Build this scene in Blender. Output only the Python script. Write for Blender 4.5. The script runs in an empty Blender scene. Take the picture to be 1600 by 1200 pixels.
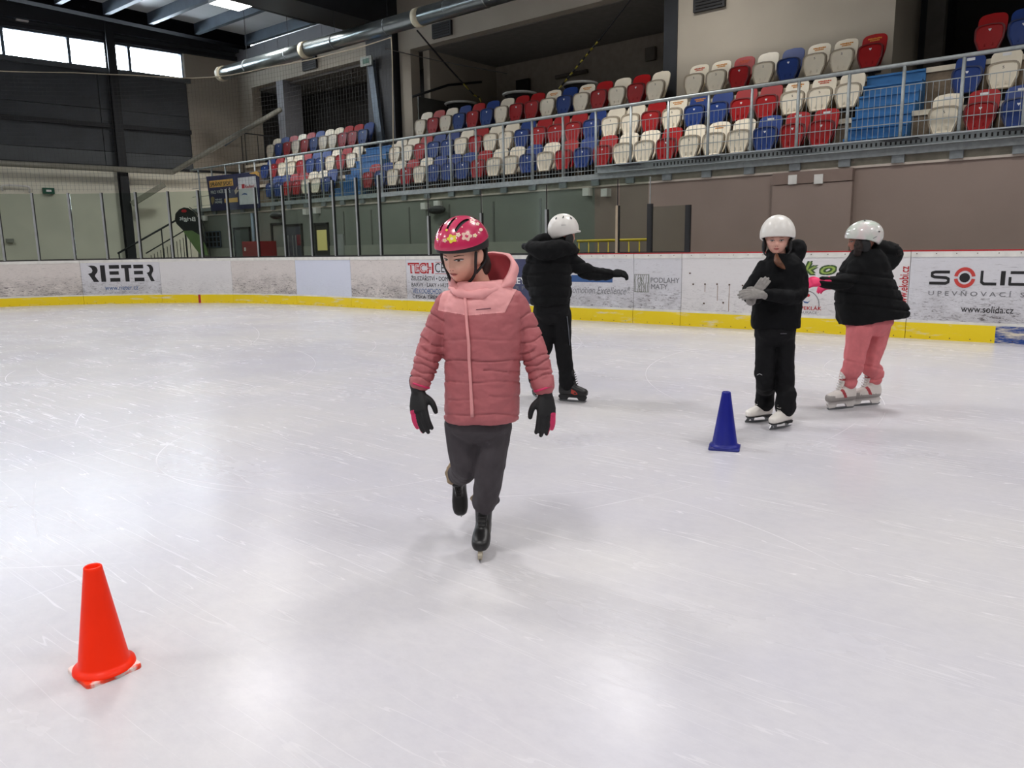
import bpy, math, random
import numpy as np
from mathutils import Vector, Matrix
from mathutils.bvhtree import BVHTree

random.seed(7); rng = np.random.default_rng(7)
SC = bpy.context.scene
COL = SC.collection

# ------------------------------------------------------------------ camera (X = across the rink towards the stands, Y = along it, Z up)
F_PX = 1190.0
EYE = np.array([0.0, 0.0, 1.28])
PITCH, ROLL, HEAD = math.radians(10.1229), math.radians(-0.9522), math.radians(50.817)
HV = np.array([math.sin(HEAD), math.cos(HEAD), 0.0])          # horizontal viewing direction
RT = np.array([math.cos(HEAD), -math.sin(HEAD), 0.0])         # horizontal right
ZZ = np.array([0.0, 0.0, 1.0])
FW = math.cos(PITCH) * HV - math.sin(PITCH) * ZZ
_up = math.sin(PITCH) * HV + math.cos(PITCH) * ZZ
CR = math.cos(ROLL) * RT + math.sin(ROLL) * _up
CU = -math.sin(ROLL) * RT + math.cos(ROLL) * _up
cam = bpy.data.cameras.new('camera'); cam.sensor_width = 36.0; cam.lens = F_PX / 1600 * 36.0
cam.clip_start = 0.05; cam.clip_end = 300
cam_o = bpy.data.objects.new('camera', cam); COL.objects.link(cam_o)
M = Matrix.Identity(4)
for i in range(3):
    M[i][0], M[i][1], M[i][2], M[i][3] = CR[i], CU[i], -FW[i], EYE[i]
cam_o.matrix_world = M
SC.camera = cam_o

# ------------------------------------------------------------------ world, exposure
world = bpy.data.worlds.new('world'); SC.world = world; world.use_nodes = True
bg = world.node_tree.nodes['Background']; bg.inputs[0].default_value = (0.82, 0.91, 1.0, 1); bg.inputs[1].default_value = 26.0
SC.view_settings.view_transform = 'Standard'; SC.view_settings.look = 'None'
SC.view_settings.gamma = 1.0; SC.view_settings.use_curve_mapping = False
SC.view_settings.exposure = 0.0
SC.cycles.max_bounces = 7; SC.cycles.diffuse_bounces = 3; SC.cycles.glossy_bounces = 3; SC.cycles.transparent_max_bounces = 16; SC.cycles.transmission_bounces = 4
LAMP_W = 196.0
LAMP_S = (13.0, 8.2, 3.4, -1.4, -6.2, -11.0)
LAMP_L = (20.25, 13.95, 7.6, 1.3, -5.0, -11.3)

# ------------------------------------------------------------------ pixel helpers: measure positions off the 1600x1200 frame
def ray(x, y): return (x - 800) / F_PX * CR - (y - 600) / F_PX * CU + FW
def onz(x, y, z=0.0):
    d = ray(x, y); return EYE + d * (z - EYE[2]) / d[2]
def onS(x, y, S):
    d = ray(x, y); return EYE + d * S / d[0]
def onL(x, y, L):
    d = ray(x, y); return EYE + d * L / d[1]
def onP(x, y, p0, n):
    d = ray(x, y); return EYE + d * (np.dot(p0 - EYE, n) / np.dot(d, n))

# ------------------------------------------------------------------ materials
def lin(c):
    return tuple(((v / 255) / 12.92 if v / 255 <= .04045 else ((v / 255 + .055) / 1.055) ** 2.4) for v in c)
MATS = {}
def P(name, rgb, rough=.55, metal=0.0, var=.10, scale=6.0, bump=0.0, bscale=60.0, spec=.5, coat=0.0):
    if name in MATS: return MATS[name]
    m = bpy.data.materials.new(name); m.use_nodes = True
    nt = m.node_tree; b = nt.nodes['Principled BSDF']
    b.inputs['Roughness'].default_value = rough; b.inputs['Metallic'].default_value = metal
    b.inputs['Specular IOR Level'].default_value = spec
    b.inputs['Coat Weight'].default_value = coat
    c = lin(rgb)
    tc = nt.nodes.new('ShaderNodeTexCoord')
    if var > 0:
        n = nt.nodes.new('ShaderNodeTexNoise'); n.inputs['Scale'].default_value = scale; n.inputs['Detail'].default_value = 5
        nt.links.new(tc.outputs['Object'], n.inputs['Vector'])
        r = nt.nodes.new('ShaderNodeValToRGB')
        r.color_ramp.elements[0].position = .3; r.color_ramp.elements[1].position = .7
        r.color_ramp.elements[0].color = (*[v * (1 - var) for v in c], 1)
        r.color_ramp.elements[1].color = (*[min(1, v * (1 + var)) for v in c], 1)
        nt.links.new(n.outputs['Fac'], r.inputs['Fac']); nt.links.new(r.outputs['Color'], b.inputs['Base Color'])
    else:
        b.inputs['Base Color'].default_value = (*c, 1)
    if bump > 0:
        n2 = nt.nodes.new('ShaderNodeTexNoise'); n2.inputs['Scale'].default_value = bscale; n2.inputs['Detail'].default_value = 4
        nt.links.new(tc.outputs['Object'], n2.inputs['Vector'])
        bp = nt.nodes.new('ShaderNodeBump'); bp.inputs['Strength'].default_value = bump; bp.inputs['Distance'].default_value = .02
        nt.links.new(n2.outputs['Fac'], bp.inputs['Height']); nt.links.new(bp.outputs['Normal'], b.inputs['Normal'])
    MATS[name] = m; return m

# ------------------------------------------------------------------ objects
def tag(o, label=None, cat=None, group=None, kind=None):
    if label: o['label'] = label
    if cat: o['category'] = cat
    if group: o['group'] = group
    if kind: o['kind'] = kind
    return o
def thing(name, label, cat, loc=(0, 0, 0), group=None):
    o = bpy.data.objects.new(name, None); COL.objects.link(o); o.location = [float(v) for v in loc]
    o.empty_display_size = .2
    return tag(o, label, cat, group)
def wloc(o):
    p = np.zeros(3)
    while o is not None:
        p += np.array(o.location); o = o.parent
    return p
def link(name, me, parent=None, loc=(0, 0, 0)):
    o = bpy.data.objects.new(name, me); COL.objects.link(o); o.location = [float(v) for v in loc]
    if parent is not None: o.parent = parent
    return o
def mesh(name, V, Fc, mats, parent=None, smooth=False, fmat=None, world=True):
    """vertices in world coordinates; stored relative to the parent's place"""
    V = np.asarray(V, float)
    if parent is not None and world: V = V - wloc(parent)
    me = bpy.data.meshes.new(name)
    me.from_pydata(V.tolist(), [], [list(map(int, f)) for f in Fc])
    for m in (mats if isinstance(mats, (list, tuple)) else [mats]): me.materials.append(m)
    if smooth: me.polygons.foreach_set('use_smooth', [True] * len(me.polygons))
    if fmat is not None: me.polygons.foreach_set('material_index', [int(i) for i in fmat])
    me.update()
    return link(name, me, parent)
def clone_tree(o, loc):
    c = o.copy(); COL.objects.link(c); c.location = [float(v) for v in loc]
    for ch in o.children:
        d = ch.copy(); COL.objects.link(d); d.parent = c
        for g in ch.children:
            e = g.copy(); COL.objects.link(e); e.parent = d
    return c

def unit(v):
    v = np.asarray(v, float); return v / (np.linalg.norm(v) + 1e-12)

class MB:
    """collects boxes, tubes and prisms into one mesh"""
    def __init__(s): s.V = []; s.F = []
    def add(s, V, F):
        k = len(s.V); s.V += [tuple(map(float, v)) for v in V]; s.F += [tuple(int(i) + k for i in f) for f in F]; return s
    def box(s, a, b):
        x0, y0, z0 = np.minimum(a, b); x1, y1, z1 = np.maximum(a, b)
        return s.add([(x0,y0,z0),(x1,y0,z0),(x1,y1,z0),(x0,y1,z0),(x0,y0,z1),(x1,y0,z1),(x1,y1,z1),(x0,y1,z1)],
                     [(3,2,1,0),(4,5,6,7),(0,1,5,4),(1,2,6,5),(2,3,7,6),(3,0,4,7)])
    def beam(s, a, b, w, h, up=ZZ):
        a = np.asarray(a, float); b = np.asarray(b, float); d = unit(b - a); u = np.asarray(up, float)
        if abs(np.dot(unit(u), d)) > .98: u = np.array([1., 0, 0])
        r = unit(np.cross(d, u)); u = np.cross(r, d)
        c = [(-1,-1),(1,-1),(1,1),(-1,1)]
        V = [a + r*w/2*i + u*h/2*j for i, j in c] + [b + r*w/2*i + u*h/2*j for i, j in c]
        return s.add(V, [(3,2,1,0),(4,5,6,7),(0,1,5,4),(1,2,6,5),(2,3,7,6),(3,0,4,7)])
    def tube(s, pts, r, n=8):
        V, F = tube(pts, r, n, caps='flat', sub=1); return s.add(V, F)
    def prism(s, poly, ax, d):
        """poly: list of 3-D points; extruded by vector d"""
        d = np.asarray(d, float); n = len(poly)
        V = [np.asarray(p, float) for p in poly] + [np.asarray(p, float) + d for p in poly]
        return s.add(V, [tuple(range(n))[::-1], tuple(range(n, 2*n))] + [(i, (i+1) % n, n+(i+1) % n, n+i) for i in range(n)])
    def obj(s, name, m, parent=None, smooth=False):
        return mesh(name, s.V, s.F, m, parent, smooth)

def catmull(P_, sub):
    P_ = np.asarray(P_, float)
    if sub <= 1 or len(P_) < 3: return P_
    Q = np.vstack([2*P_[0]-P_[1], P_, 2*P_[-1]-P_[-2]]); out = []
    for i in range(1, len(Q) - 2):
        for t in np.arange(sub) / sub:
            p0, p1, p2, p3 = Q[i-1], Q[i], Q[i+1], Q[i+2]
            out.append(.5*((2*p1)+(-p0+p2)*t+(2*p0-5*p1+4*p2-p3)*t*t+(-p0+3*p1-3*p2+p3)*t**3))
    out.append(P_[-1]); return np.array(out)

def tube(pts, rad, n=14, caps='round', sub=4, flat=None, ratio=1.0):
    """swept tube; flat = direction whose radius is scaled by ratio"""
    pts = np.asarray(pts, float); rad = np.full(len(pts), rad, float) if np.isscalar(rad) else np.asarray(rad, float)
    PR = catmull(np.hstack([pts, rad[:, None]]), sub); C, R_ = PR[:, :3], np.maximum(PR[:, 3], 1e-4)
    T = np.gradient(C, axis=0); T /= np.linalg.norm(T, axis=1)[:, None] + 1e-12
    ref = np.asarray(flat, float) if flat is not None else (ZZ if abs(T[0][2]) < .9 else np.array([1., 0, 0]))
    fr = []; u = None
    for t in T:
        u = (ref if (u is None or flat is not None) else u); u = u - np.dot(u, t)*t; u = unit(u); fr.append((u, np.cross(t, u)))
    rings = []
    if caps == 'round':
        for a in (80, 55, 28):
            rings.append((C[0]-T[0]*R_[0]*math.sin(math.radians(a)), R_[0]*math.cos(math.radians(a)), fr[0]))
    for c, r, f in zip(C, R_, fr): rings.append((c, r, f))
    if caps == 'round':
        for a in (28, 55, 80):
            rings.append((C[-1]+T[-1]*R_[-1]*math.sin(math.radians(a)), R_[-1]*math.cos(math.radians(a)), fr[-1]))
    A = np.linspace(0, 2*np.pi, n, endpoint=False); V = []
    for c, r, (u, v) in rings:
        for a in A: V.append(c + u*math.cos(a)*r*ratio + v*math.sin(a)*r)
    m = len(rings); F = []
    for i in range(m-1):
        for j in range(n): F.append((i*n+j, i*n+(j+1) % n, (i+1)*n+(j+1) % n, (i+1)*n+j))
    F.append(tuple(range(n))[::-1]); F.append(tuple((m-1)*n+j for j in range(n)))
    return np.array(V), F

def loft(rings, n=28, close=True):
    """rings: (centre, u vector, v vector, exponent)"""
    A = np.linspace(0, 2*np.pi, n, endpoint=False); V = []
    for c, u, v, e in rings:
        for a in A:
            ca, sa = math.cos(a), math.sin(a)
            V.append(np.asarray(c) + np.asarray(u)*np.sign(ca)*abs(ca)**(2/e) + np.asarray(v)*np.sign(sa)*abs(sa)**(2/e))
    m = len(rings); F = []
    for i in range(m-1):
        for j in range(n): F.append((i*n+j, i*n+(j+1) % n, (i+1)*n+(j+1) % n, (i+1)*n+j))
    if close: F.append(tuple(range(n))[::-1]); F.append(tuple((m-1)*n+j for j in range(n)))
    return np.array(V), F

def ellipsoid(c, r, n=20, m=14, axes=None):
    ax = np.eye(3) if axes is None else np.asarray(axes)
    V = []; F = []
    for i in range(1, m):
        t = math.pi*i/m
        for j in range(n):
            a = 2*math.pi*j/n
            V.append(np.asarray(c) + (np.array([math.sin(t)*math.cos(a)*r[0], math.sin(t)*math.sin(a)*r[1], math.cos(t)*r[2]]) @ ax))
    for i in range(m-2):
        for j in range(n): F.append((i*n+j, (i+1)*n+j, (i+1)*n+(j+1) % n, i*n+(j+1) % n))
    V.append(np.asarray(c) + np.array([0, 0, r[2]]) @ ax); V.append(np.asarray(c) - np.array([0, 0, r[2]]) @ ax)
    a, b = len(V)-2, len(V)-1
    for j in range(n):
        F.append((a, j, (j+1) % n)); F.append((b, (m-2)*n+(j+1) % n, (m-2)*n+j))
    return np.array(V), F

def fuse(shapes, voxel, smooth=4, fac=.5):
    """join closed shells into one continuous surface; returns vertices and faces"""
    mb = MB()
    for V, F in shapes: mb.add(V, F)
    me = bpy.data.meshes.new('tmp'); me.from_pydata(mb.V, [], mb.F)
    o = bpy.data.objects.new('tmp', me); COL.objects.link(o)
    r = o.modifiers.new('r', 'REMESH'); r.mode = 'VOXEL'; r.voxel_size = voxel; r.adaptivity = 0
    if smooth:
        s = o.modifiers.new('s', 'SMOOTH'); s.iterations = smooth; s.factor = fac
    dg = bpy.context.evaluated_depsgraph_get(); dg.update()
    e = o.evaluated_get(dg); m2 = e.to_mesh()
    V = np.empty(len(m2.vertices)*3); m2.vertices.foreach_get('co', V); V = V.reshape(-1, 3).copy()
    F = [tuple(p.vertices) for p in m2.polygons]
    e.to_mesh_clear(); bpy.data.objects.remove(o); bpy.data.meshes.remove(me)
    return V, F

def normals(V, F):
    N = np.zeros_like(V); Q = np.array([f[:4] if len(f) >= 4 else (*f, f[2]) for f in F])
    n = np.cross(V[Q[:, 2]]-V[Q[:, 0]], V[Q[:, 3]]-V[Q[:, 1]])
    for k in range(4): np.add.at(N, Q[:, k], n)
    return N / (np.linalg.norm(N, axis=1)[:, None] + 1e-12)
def centers(V, F):
    Q = np.array([f[:4] if len(f) >= 4 else (*f, f[2]) for f in F]); return V[Q].mean(1)

def snap(V, f, grad, w):
    """slide vertices that lie close to a seam onto it, so that the colour edge runs clean"""
    m = np.abs(f) < w; V = V.copy(); V[m] -= (f[:, None]*grad)[m]; return V
def bvh(V, F): return BVHTree.FromPolygons([Vector(v) for v in V], F)
def cast(tree, o, d):
    h = tree.ray_cast(Vector(o), Vector(unit(d)))
    if h[0] is None: return None, None
    n = np.array(h[1]); return np.array(h[0]), (n if np.dot(n, d) < 0 else -n)

# ------------------------------------------------------------------ lettering: outline of a text, scaled into the unit square
_TXT = {}
def text_unit(body, bold=0.0, shear=0.0):
    k = (body, bold, shear)
    if k in _TXT: return _TXT[k]
    cu = bpy.data.curves.new('tmp_text', 'FONT'); cu.body = body; cu.offset = min(0.0, bold); cu.shear = shear; cu.resolution_u = 3; cu.fill_mode = 'FRONT'
    o = bpy.data.objects.new('tmp_text', cu); COL.objects.link(o)
    dg = bpy.context.evaluated_depsgraph_get(); dg.update()
    e = o.evaluated_get(dg); m = e.to_mesh()
    V = np.array([tuple(v.co) for v in m.vertices]); F = [tuple(p.vertices) for p in m.polygons]
    e.to_mesh_clear(); bpy.data.objects.remove(o); bpy.data.curves.remove(cu)
    lo, hi = V.min(0), V.max(0)
    U = (V[:, :2] - lo[:2]) / (hi[:2] - lo[:2] + 1e-9); D = np.zeros(len(U))
    if bold > 0:                                   # heavier strokes: shifted copies, each a hair in front of the last
        b = np.array([bold, bold]) / (hi[:2] - lo[:2] + 1e-9); n = len(U); U0, F0 = U, F; U = []; F = []; D = []
        for i, (sx, sy) in enumerate(((-1, -1), (1, 1), (-1, 1), (1, -1), (0, 0))):
            U += list((U0 + b*np.array([sx, sy])) / (1 + 2*b) + b/(1 + 2*b)); F += [tuple(v + i*n for v in f) for f in F0]; D += [i*.00025]*n
        U = np.array(U); D = np.array(D)
    U = np.column_stack([U, D]); _TXT[k] = (U, F); return U, F
# =================================================================== THE HALL
SB, BR, BL = 11.25, 8.5, 15.25          # boards: straight side, corner radius, where the corner starts
SW = 13.2                               # lower stand wall and railing plane
SU = 16.3                               # upper wall behind the top row
Z1, Z2, Z3 = 2.60, 3.38, 4.18           # tier floors
LW0, LWD = np.array([16.3, 25.9, 0.0]), unit([1, -.16, 0]); LWN = unit([.16, 1, 0])   # end wall line

# ---- materials of the hall
def ice_material():
    m = bpy.data.materials.new('ice'); m.use_nodes = True; nt = m.node_tree; b = nt.nodes['Principled BSDF']; L = nt.links
    N = lambda t: nt.nodes.new(t)
    tc = N('ShaderNodeTexCoord')
    def math_(op, a, b_=None, clamp=False):
        n = N('ShaderNodeMath'); n.operation = op; n.use_clamp = clamp
        for i, v in enumerate((a, b_)):
            if v is None: continue
            if isinstance(v, (int, float)): n.inputs[i].default_value = v
            else: L.new(v, n.inputs[i])
        return n.outputs[0]
    def noise(scale, rot=0, stretch=(1, 1, 1), detail=4, rough=.6):
        mp = N('ShaderNodeMapping'); mp.inputs['Rotation'].default_value = (0, 0, rot); mp.inputs['Scale'].default_value = stretch
        L.new(tc.outputs['Object'], mp.inputs[0]); n = N('ShaderNodeTexNoise'); n.inputs['Scale'].default_value = scale
        n.inputs['Detail'].default_value = detail; n.inputs['Roughness'].default_value = rough; L.new(mp.outputs[0], n.inputs['Vector']); return n.outputs['Fac']
    # long skate scratches in several directions, broken up by patches
    tot = None
    for i, (rot, sc) in enumerate(((.3, 8), (1.5, 10), (2.5, 9))):
        f = noise(sc, rot, (1, .05, 1), 2, .5)
        line = math_('SUBTRACT', 1.0, math_('MULTIPLY', math_('ABSOLUTE', math_('SUBTRACT', f, .5)), 170.0), True)
        line = math_('MAXIMUM', line, 0.0)
        patch = math_('MULTIPLY', math_('SUBTRACT', noise(.5 + .13*i, rot+.5, (1, 1, 1), 3), .45), 5.0, True)
        line = math_('MULTIPLY', math_('MULTIPLY', line, patch), .55); tot = line if tot is None else math_('MAXIMUM', tot, line)
    # clear circular turns: distance to big circles, in a noise-warped plane
    sep = N('ShaderNodeSeparateXYZ'); L.new(tc.outputs['Object'], sep.inputs[0])
    r2 = random.Random(3)
    masks = [math_('MULTIPLY', math_('SUBTRACT', noise(.35, a, (1, 1, 1), 2), .46), 8.0, True) for a in (.4, 2.0, 3.7, 5.2)]
    for i in range(40):
        cx, cy, R = r2.uniform(-2, 10), r2.uniform(0, 16), r2.choice([.35, .7, 1.2, 2.2, 3.5, 6, 9])
        v = N('ShaderNodeVectorMath'); v.operation = 'DISTANCE'; L.new(tc.outputs['Object'], v.inputs[0]); v.inputs[1].default_value = (cx, cy, 0)
        d = math_('ABSOLUTE', math_('SUBTRACT', v.outputs['Value'], R))
        line = math_('MULTIPLY', math_('MAXIMUM', math_('SUBTRACT', 1.0, math_('MULTIPLY', d, 1/.005)), 0.0), r2.uniform(.2, .55))
        line = math_('MULTIPLY', line, masks[i % 4])
        tot = math_('MAXIMUM', tot, line)
    big = noise(.45, 0, (1, 1, 1), 6, .62); fine = noise(22, .5, (1, .6, 1), 6, .75)
    r = N('ShaderNodeValToRGB'); r.color_ramp.elements[0].position = .32; r.color_ramp.elements[1].position = .68
    r.color_ramp.elements[0].color = (*lin((194, 192, 201)), 1); r.color_ramp.elements[1].color = (*lin((209, 206, 206)), 1)
    L.new(big, r.inputs[0])
    mixf = N('ShaderNodeMix'); mixf.data_type = 'RGBA'; mixf.blend_type = 'MULTIPLY'; mixf.inputs['Factor'].default_value = 1
    r3 = N('ShaderNodeValToRGB'); r3.color_ramp.elements[0].position = .3; r3.color_ramp.elements[1].position = .6
    r3.color_ramp.elements[0].color = (.93, .93, .94, 1); r3.color_ramp.elements[1].color = (1, 1, 1, 1); L.new(fine, r3.inputs[0])
    L.new(r.outputs[0], mixf.inputs['A']); L.new(r3.outputs[0], mixf.inputs['B'])
    mix = N('ShaderNodeMix'); mix.data_type = 'RGBA'; L.new(math_('MULTIPLY', tot, .5), mix.inputs['Factor'])
    L.new(mixf.outputs['Result'], mix.inputs['A']); mix.inputs['B'].default_value = (*lin((220, 217, 218)), 1)
    L.new(mix.outputs['Result'], b.inputs['Base Color'])
    rg = math_('ADD', .15, math_('MULTIPLY', noise(1.1, .4, (1, .5, 1), 5, .7), .20)); L.new(math_('ADD', rg, math_('MULTIPLY', tot, .2)), b.inputs['Roughness'])
    b.inputs['Specular IOR Level'].default_value = .42; b.inputs['IOR'].default_value = 1.31
    bp = N('ShaderNodeBump'); bp.inputs['Strength'].default_value = .05; bp.inputs['Distance'].default_value = .01
    L.new(math_('ADD', math_('MULTIPLY', noise(5, .3, (1, .7, 1), 5, .7), 1.0), math_('MULTIPLY', tot, -.3)), bp.inputs['Height']); L.new(bp.outputs[0], b.inputs['Normal'])
    return m
M_ICE = ice_material()

def board_material(name, rgb, dirt=.5):
    m = bpy.data.materials.new(name); m.use_nodes = True; nt = m.node_tree; b = nt.nodes['Principled BSDF']; L = nt.links
    tc = nt.nodes.new('ShaderNodeTexCoord'); g = nt.nodes.new('ShaderNodeNewGeometry')
    sep = nt.nodes.new('ShaderNodeSeparateXYZ'); L.new(g.outputs['Position'], sep.inputs[0])
    def nz(sc, st, d=5, ro=.65, dist=0.):
        mp = nt.nodes.new('ShaderNodeMapping'); mp.inputs['Scale'].default_value = st; L.new(g.outputs['Position'], mp.inputs[0])
        n = nt.nodes.new('ShaderNodeTexNoise'); n.inputs['Scale'].default_value = sc; n.inputs['Detail'].default_value = d; n.inputs['Roughness'].default_value = ro
        n.inputs['Distortion'].default_value = dist
        L.new(mp.outputs[0], n.inputs['Vector']); return n.outputs['Fac']
    def mr(x, a, b_, c, d):
        n = nt.nodes.new('ShaderNodeMapRange'); n.inputs[1].default_value = a; n.inputs[2].default_value = b_; n.inputs[3].default_value = c; n.inputs[4].default_value = d
        L.new(x, n.inputs[0]); return n.outputs[0]
    def mul(a, c):
        n = nt.nodes.new('ShaderNodeMath'); n.operation = 'MULTIPLY'
        for i, v in enumerate((a, c)):
            if isinstance(v, float): n.inputs[i].default_value = v
            else: L.new(v, n.inputs[i])
        return n.outputs[0]
    low = mr(sep.outputs[2], .30, .80, 1.0, .10)
    scuff = mr(nz(10, (1, 1, 4.0), 6, .85, .6), .53, .63, 0, 1)
    thin = mr(nz(5, (1, 1, 13.0), 4, .7, .3), .635, .68, 0, .8)
    cloud = mr(nz(2.2, (1, 1, 1.6), 6, .75), .38, .72, 0, .5)
    dd = nt.nodes.new('ShaderNodeMath'); dd.operation = 'ADD'; dd.use_clamp = True
    L.new(mul(mul(scuff, low), dirt*1.1), dd.inputs[0]); L.new(mul(cloud, mul(low, dirt)), dd.inputs[1])
    d2 = nt.nodes.new('ShaderNodeMath'); d2.operation = 'MAXIMUM'; L.new(dd.outputs[0], d2.inputs[0]); L.new(mul(thin, dirt*.7), d2.inputs[1])
    mx = nt.nodes.new('ShaderNodeMix'); mx.data_type = 'RGBA'; L.new(d2.outputs[0], mx.inputs['Factor'])
    mx.inputs['A'].default_value = (*lin(rgb), 1); mx.inputs['B'].default_value = (*lin((88, 80, 82)), 1)
    L.new(mx.outputs['Result'], b.inputs['Base Color']); b.inputs['Roughness'].default_value = .42
    return m
MB_WARM = board_material('board_white_warm', (216, 208, 203), 1.5)
MB_COOL = board_material('board_white_cool', (212, 211, 216), 1.0)
MB_CLEAN = board_material('board_white_clean', (222, 219, 219), .45)
MB_BLUISH = board_material('board_bluish', (212, 216, 230), .12)
MB_NAVY = board_material('board_navy', (62, 66, 98), .05)
def kick_material(name, a, wear):
    m = bpy.data.materials.new(name); m.use_nodes = True; nt = m.node_tree; b = nt.nodes['Principled BSDF']; L = nt.links
    g = nt.nodes.new('ShaderNodeNewGeometry'); mp = nt.nodes.new('ShaderNodeMapping'); mp.inputs['Scale'].default_value = (1, 1, 6); L.new(g.outputs['Position'], mp.inputs[0])
    n = nt.nodes.new('ShaderNodeTexNoise'); n.inputs['Scale'].default_value = 1.7; n.inputs['Detail'].default_value = 7; n.inputs['Roughness'].default_value = .7; L.new(mp.outputs[0], n.inputs['Vector'])
    sep = nt.nodes.new('ShaderNodeSeparateXYZ'); L.new(g.outputs['Position'], sep.inputs[0])
    r = nt.nodes.new('ShaderNodeValToRGB'); r.color_ramp.elements[0].position = wear; r.color_ramp.elements[1].position = wear + .12
    r.color_ramp.elements[0].color = (*lin(a), 1); r.color_ramp.elements[1].color = (*lin((222, 212, 190)), 1); L.new(n.outputs['Fac'], r.inputs[0])
    L.new(r.outputs[0], b.inputs['Base Color']); b.inputs['Roughness'].default_value = .45; return m
MK_Y = kick_material('kick_yellow', (238, 208, 14), .56); MK_B = kick_material('kick_blue', (26, 66, 140), .47)
M_REDP = P('red_paint', (176, 34, 40), .4); M_BLACK = P('black_rubber', (22, 22, 24), .6)
M_ALU = P('brushed_aluminium', (158, 160, 160), .42, .3); M_GALV = P('galvanised_steel', (158, 164, 164), .5, .25, .14, 14)
M_GALVD = P('dull_galvanised', (128, 134, 136), .55, .2, .2, 9)
M_CONC = P('concrete_slab', (134, 130, 116), .8, 0, .22, 5, .15); M_CONCB = P('concrete_brown', (134, 118, 98), .85, 0, .25, 6, .2)
M_FLOORC = P('walkway_concrete', (84, 82, 80), .8, 0, .15, 2)
M_PINK = P('wall_paint_mauve', (148, 131, 121), .75, 0, .06, 1.2, .05)
M_PINKD = P('wall_paint_mauve_dark', (134, 116, 106), .75, 0, .06, 1.2)
M_BEIGE = P('wall_plaster_beige', (164, 155, 140), .8, 0, .06, .8, .05)
M_PANELW = P('sandwich_panel_white', (124, 124, 128), .6, 0, .05, 1)
M_CLAD = P('cladding_dark_grey', (62, 66, 70), .55, 0, .15, 2)
M_CLADL = P('cladding_mid_grey', (84, 88, 90), .55, 0, .1, 2)
M_LOWW = P('wall_lower_cream', (232, 228, 210), .8, 0, .10, .9)
M_STEELD = P('steel_dark', (26, 28, 32), .6, .0, .2, 3); M_STEELB = P('steel_blue_grey', (84, 96, 108), .5, .2, .12, 3)
M_ROOFP = P('roof_sheet_white', (206, 210, 212), .55, 0, .05, 1.5)
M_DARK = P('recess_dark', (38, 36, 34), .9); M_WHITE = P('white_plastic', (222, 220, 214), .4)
M_BLUE = P('stair_blue', (48, 112, 168), .55, 0, .14, 7); M_CREAM = P('nosing_cream', (222, 212, 190), .6)
M_INK = P('ink_black', (26, 25, 27), .5, var=0); M_INKR = P('ink_red', (178, 28, 36), .5, var=0); M_INKB = P('ink_blue', (48, 84, 138), .5, var=0)
M_INKW = P('ink_white', (232, 232, 232), .5, var=0); M_INKG = P('ink_grey', (120, 120, 124), .5, var=0)
M_INKO = P('ink_orange', (216, 146, 40), .5, var=0); M_INKY = P('ink_yellow', (226, 176, 84), .5, var=0)
M_RUST = P('bolt_rust', (84, 62, 48), .7)

def glass_mat(name, tint, gloss, rough=.03):
    m = bpy.data.materials.new(name); m.use_nodes = True; nt = m.node_tree; L = nt.links
    for n in list(nt.nodes):
        if n.type != 'OUTPUT_MATERIAL': nt.nodes.remove(n)
    o = nt.nodes['Material Output']; t = nt.nodes.new('ShaderNodeBsdfTransparent'); t.inputs[0].default_value = (*tint, 1)
    g = nt.nodes.new('ShaderNodeBsdfGlossy'); g.inputs['Roughness'].default_value = rough
    fr = nt.nodes.new('ShaderNodeFresnel'); fr.inputs['IOR'].default_value = 1.5
    mu = nt.nodes.new('ShaderNodeMath'); mu.operation = 'MULTIPLY'; mu.inputs[1].default_value = gloss; L.new(fr.outputs[0], mu.inputs[0])
    ge = nt.nodes.new('ShaderNodeNewGeometry'); iv = nt.nodes.new('ShaderNodeMath'); iv.operation = 'SUBTRACT'; iv.inputs[0].default_value = 1; L.new(ge.outputs['Backfacing'], iv.inputs[1])
    m2 = nt.nodes.new('ShaderNodeMath'); m2.operation = 'MULTIPLY'; L.new(mu.outputs[0], m2.inputs[0]); L.new(iv.outputs[0], m2.inputs[1]); mu = m2
    mx = nt.nodes.new('ShaderNodeMixShader'); L.new(mu.outputs[0], mx.inputs[0]); L.new(t.outputs[0], mx.inputs[1]); L.new(g.outputs[0], mx.inputs[2])
    L.new(mx.outputs[0], o.inputs['Surface']); return m
M_GLASS = glass_mat('rink_glass', (.835, .88, .85), 1.0, .05); M_WGLASS = glass_mat('window_glass', (.97, .98, .99), .5)

# ---- floor, walkway
mb = MB(); RS0 = -15.0; pts = []
def board_pt(s, off=0.0):
    """point of the board face at arc position s, moved inwards (towards the ice) by off"""
    if s <= BL: return np.array([SB - off, s, 0.0])
    a = (s - BL) / BR; r = BR - off
    if a <= math.pi/2: return np.array([SB - BR + r*math.cos(a), BL + r*math.sin(a), 0.0])
    return np.array([SB - BR - (s - BL - BR*math.pi/2), BL + r, 0.0])
for s in np.concatenate([[-36.0, 0, BL], np.linspace(BL, BL + BR*math.pi/2, 24)[1:], [BL+BR*math.pi/2+9.5]]): pts.append(board_pt(s, -.06))
pts += [np.array([-14.0, 23.8, 0]), np.array([-15.5, 20, 0]), np.array([-15.5, -36, 0])]
ice = mb.prism(pts, None, (0, 0, -.04)).obj('floor', M_ICE); tag(ice, 'scratched white rink ice', kind='structure')
o = MB().box((-20, -38, -.2), (22, 36, -.05)).obj('floor', M_FLOORC); tag(o, kind='structure')

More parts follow.
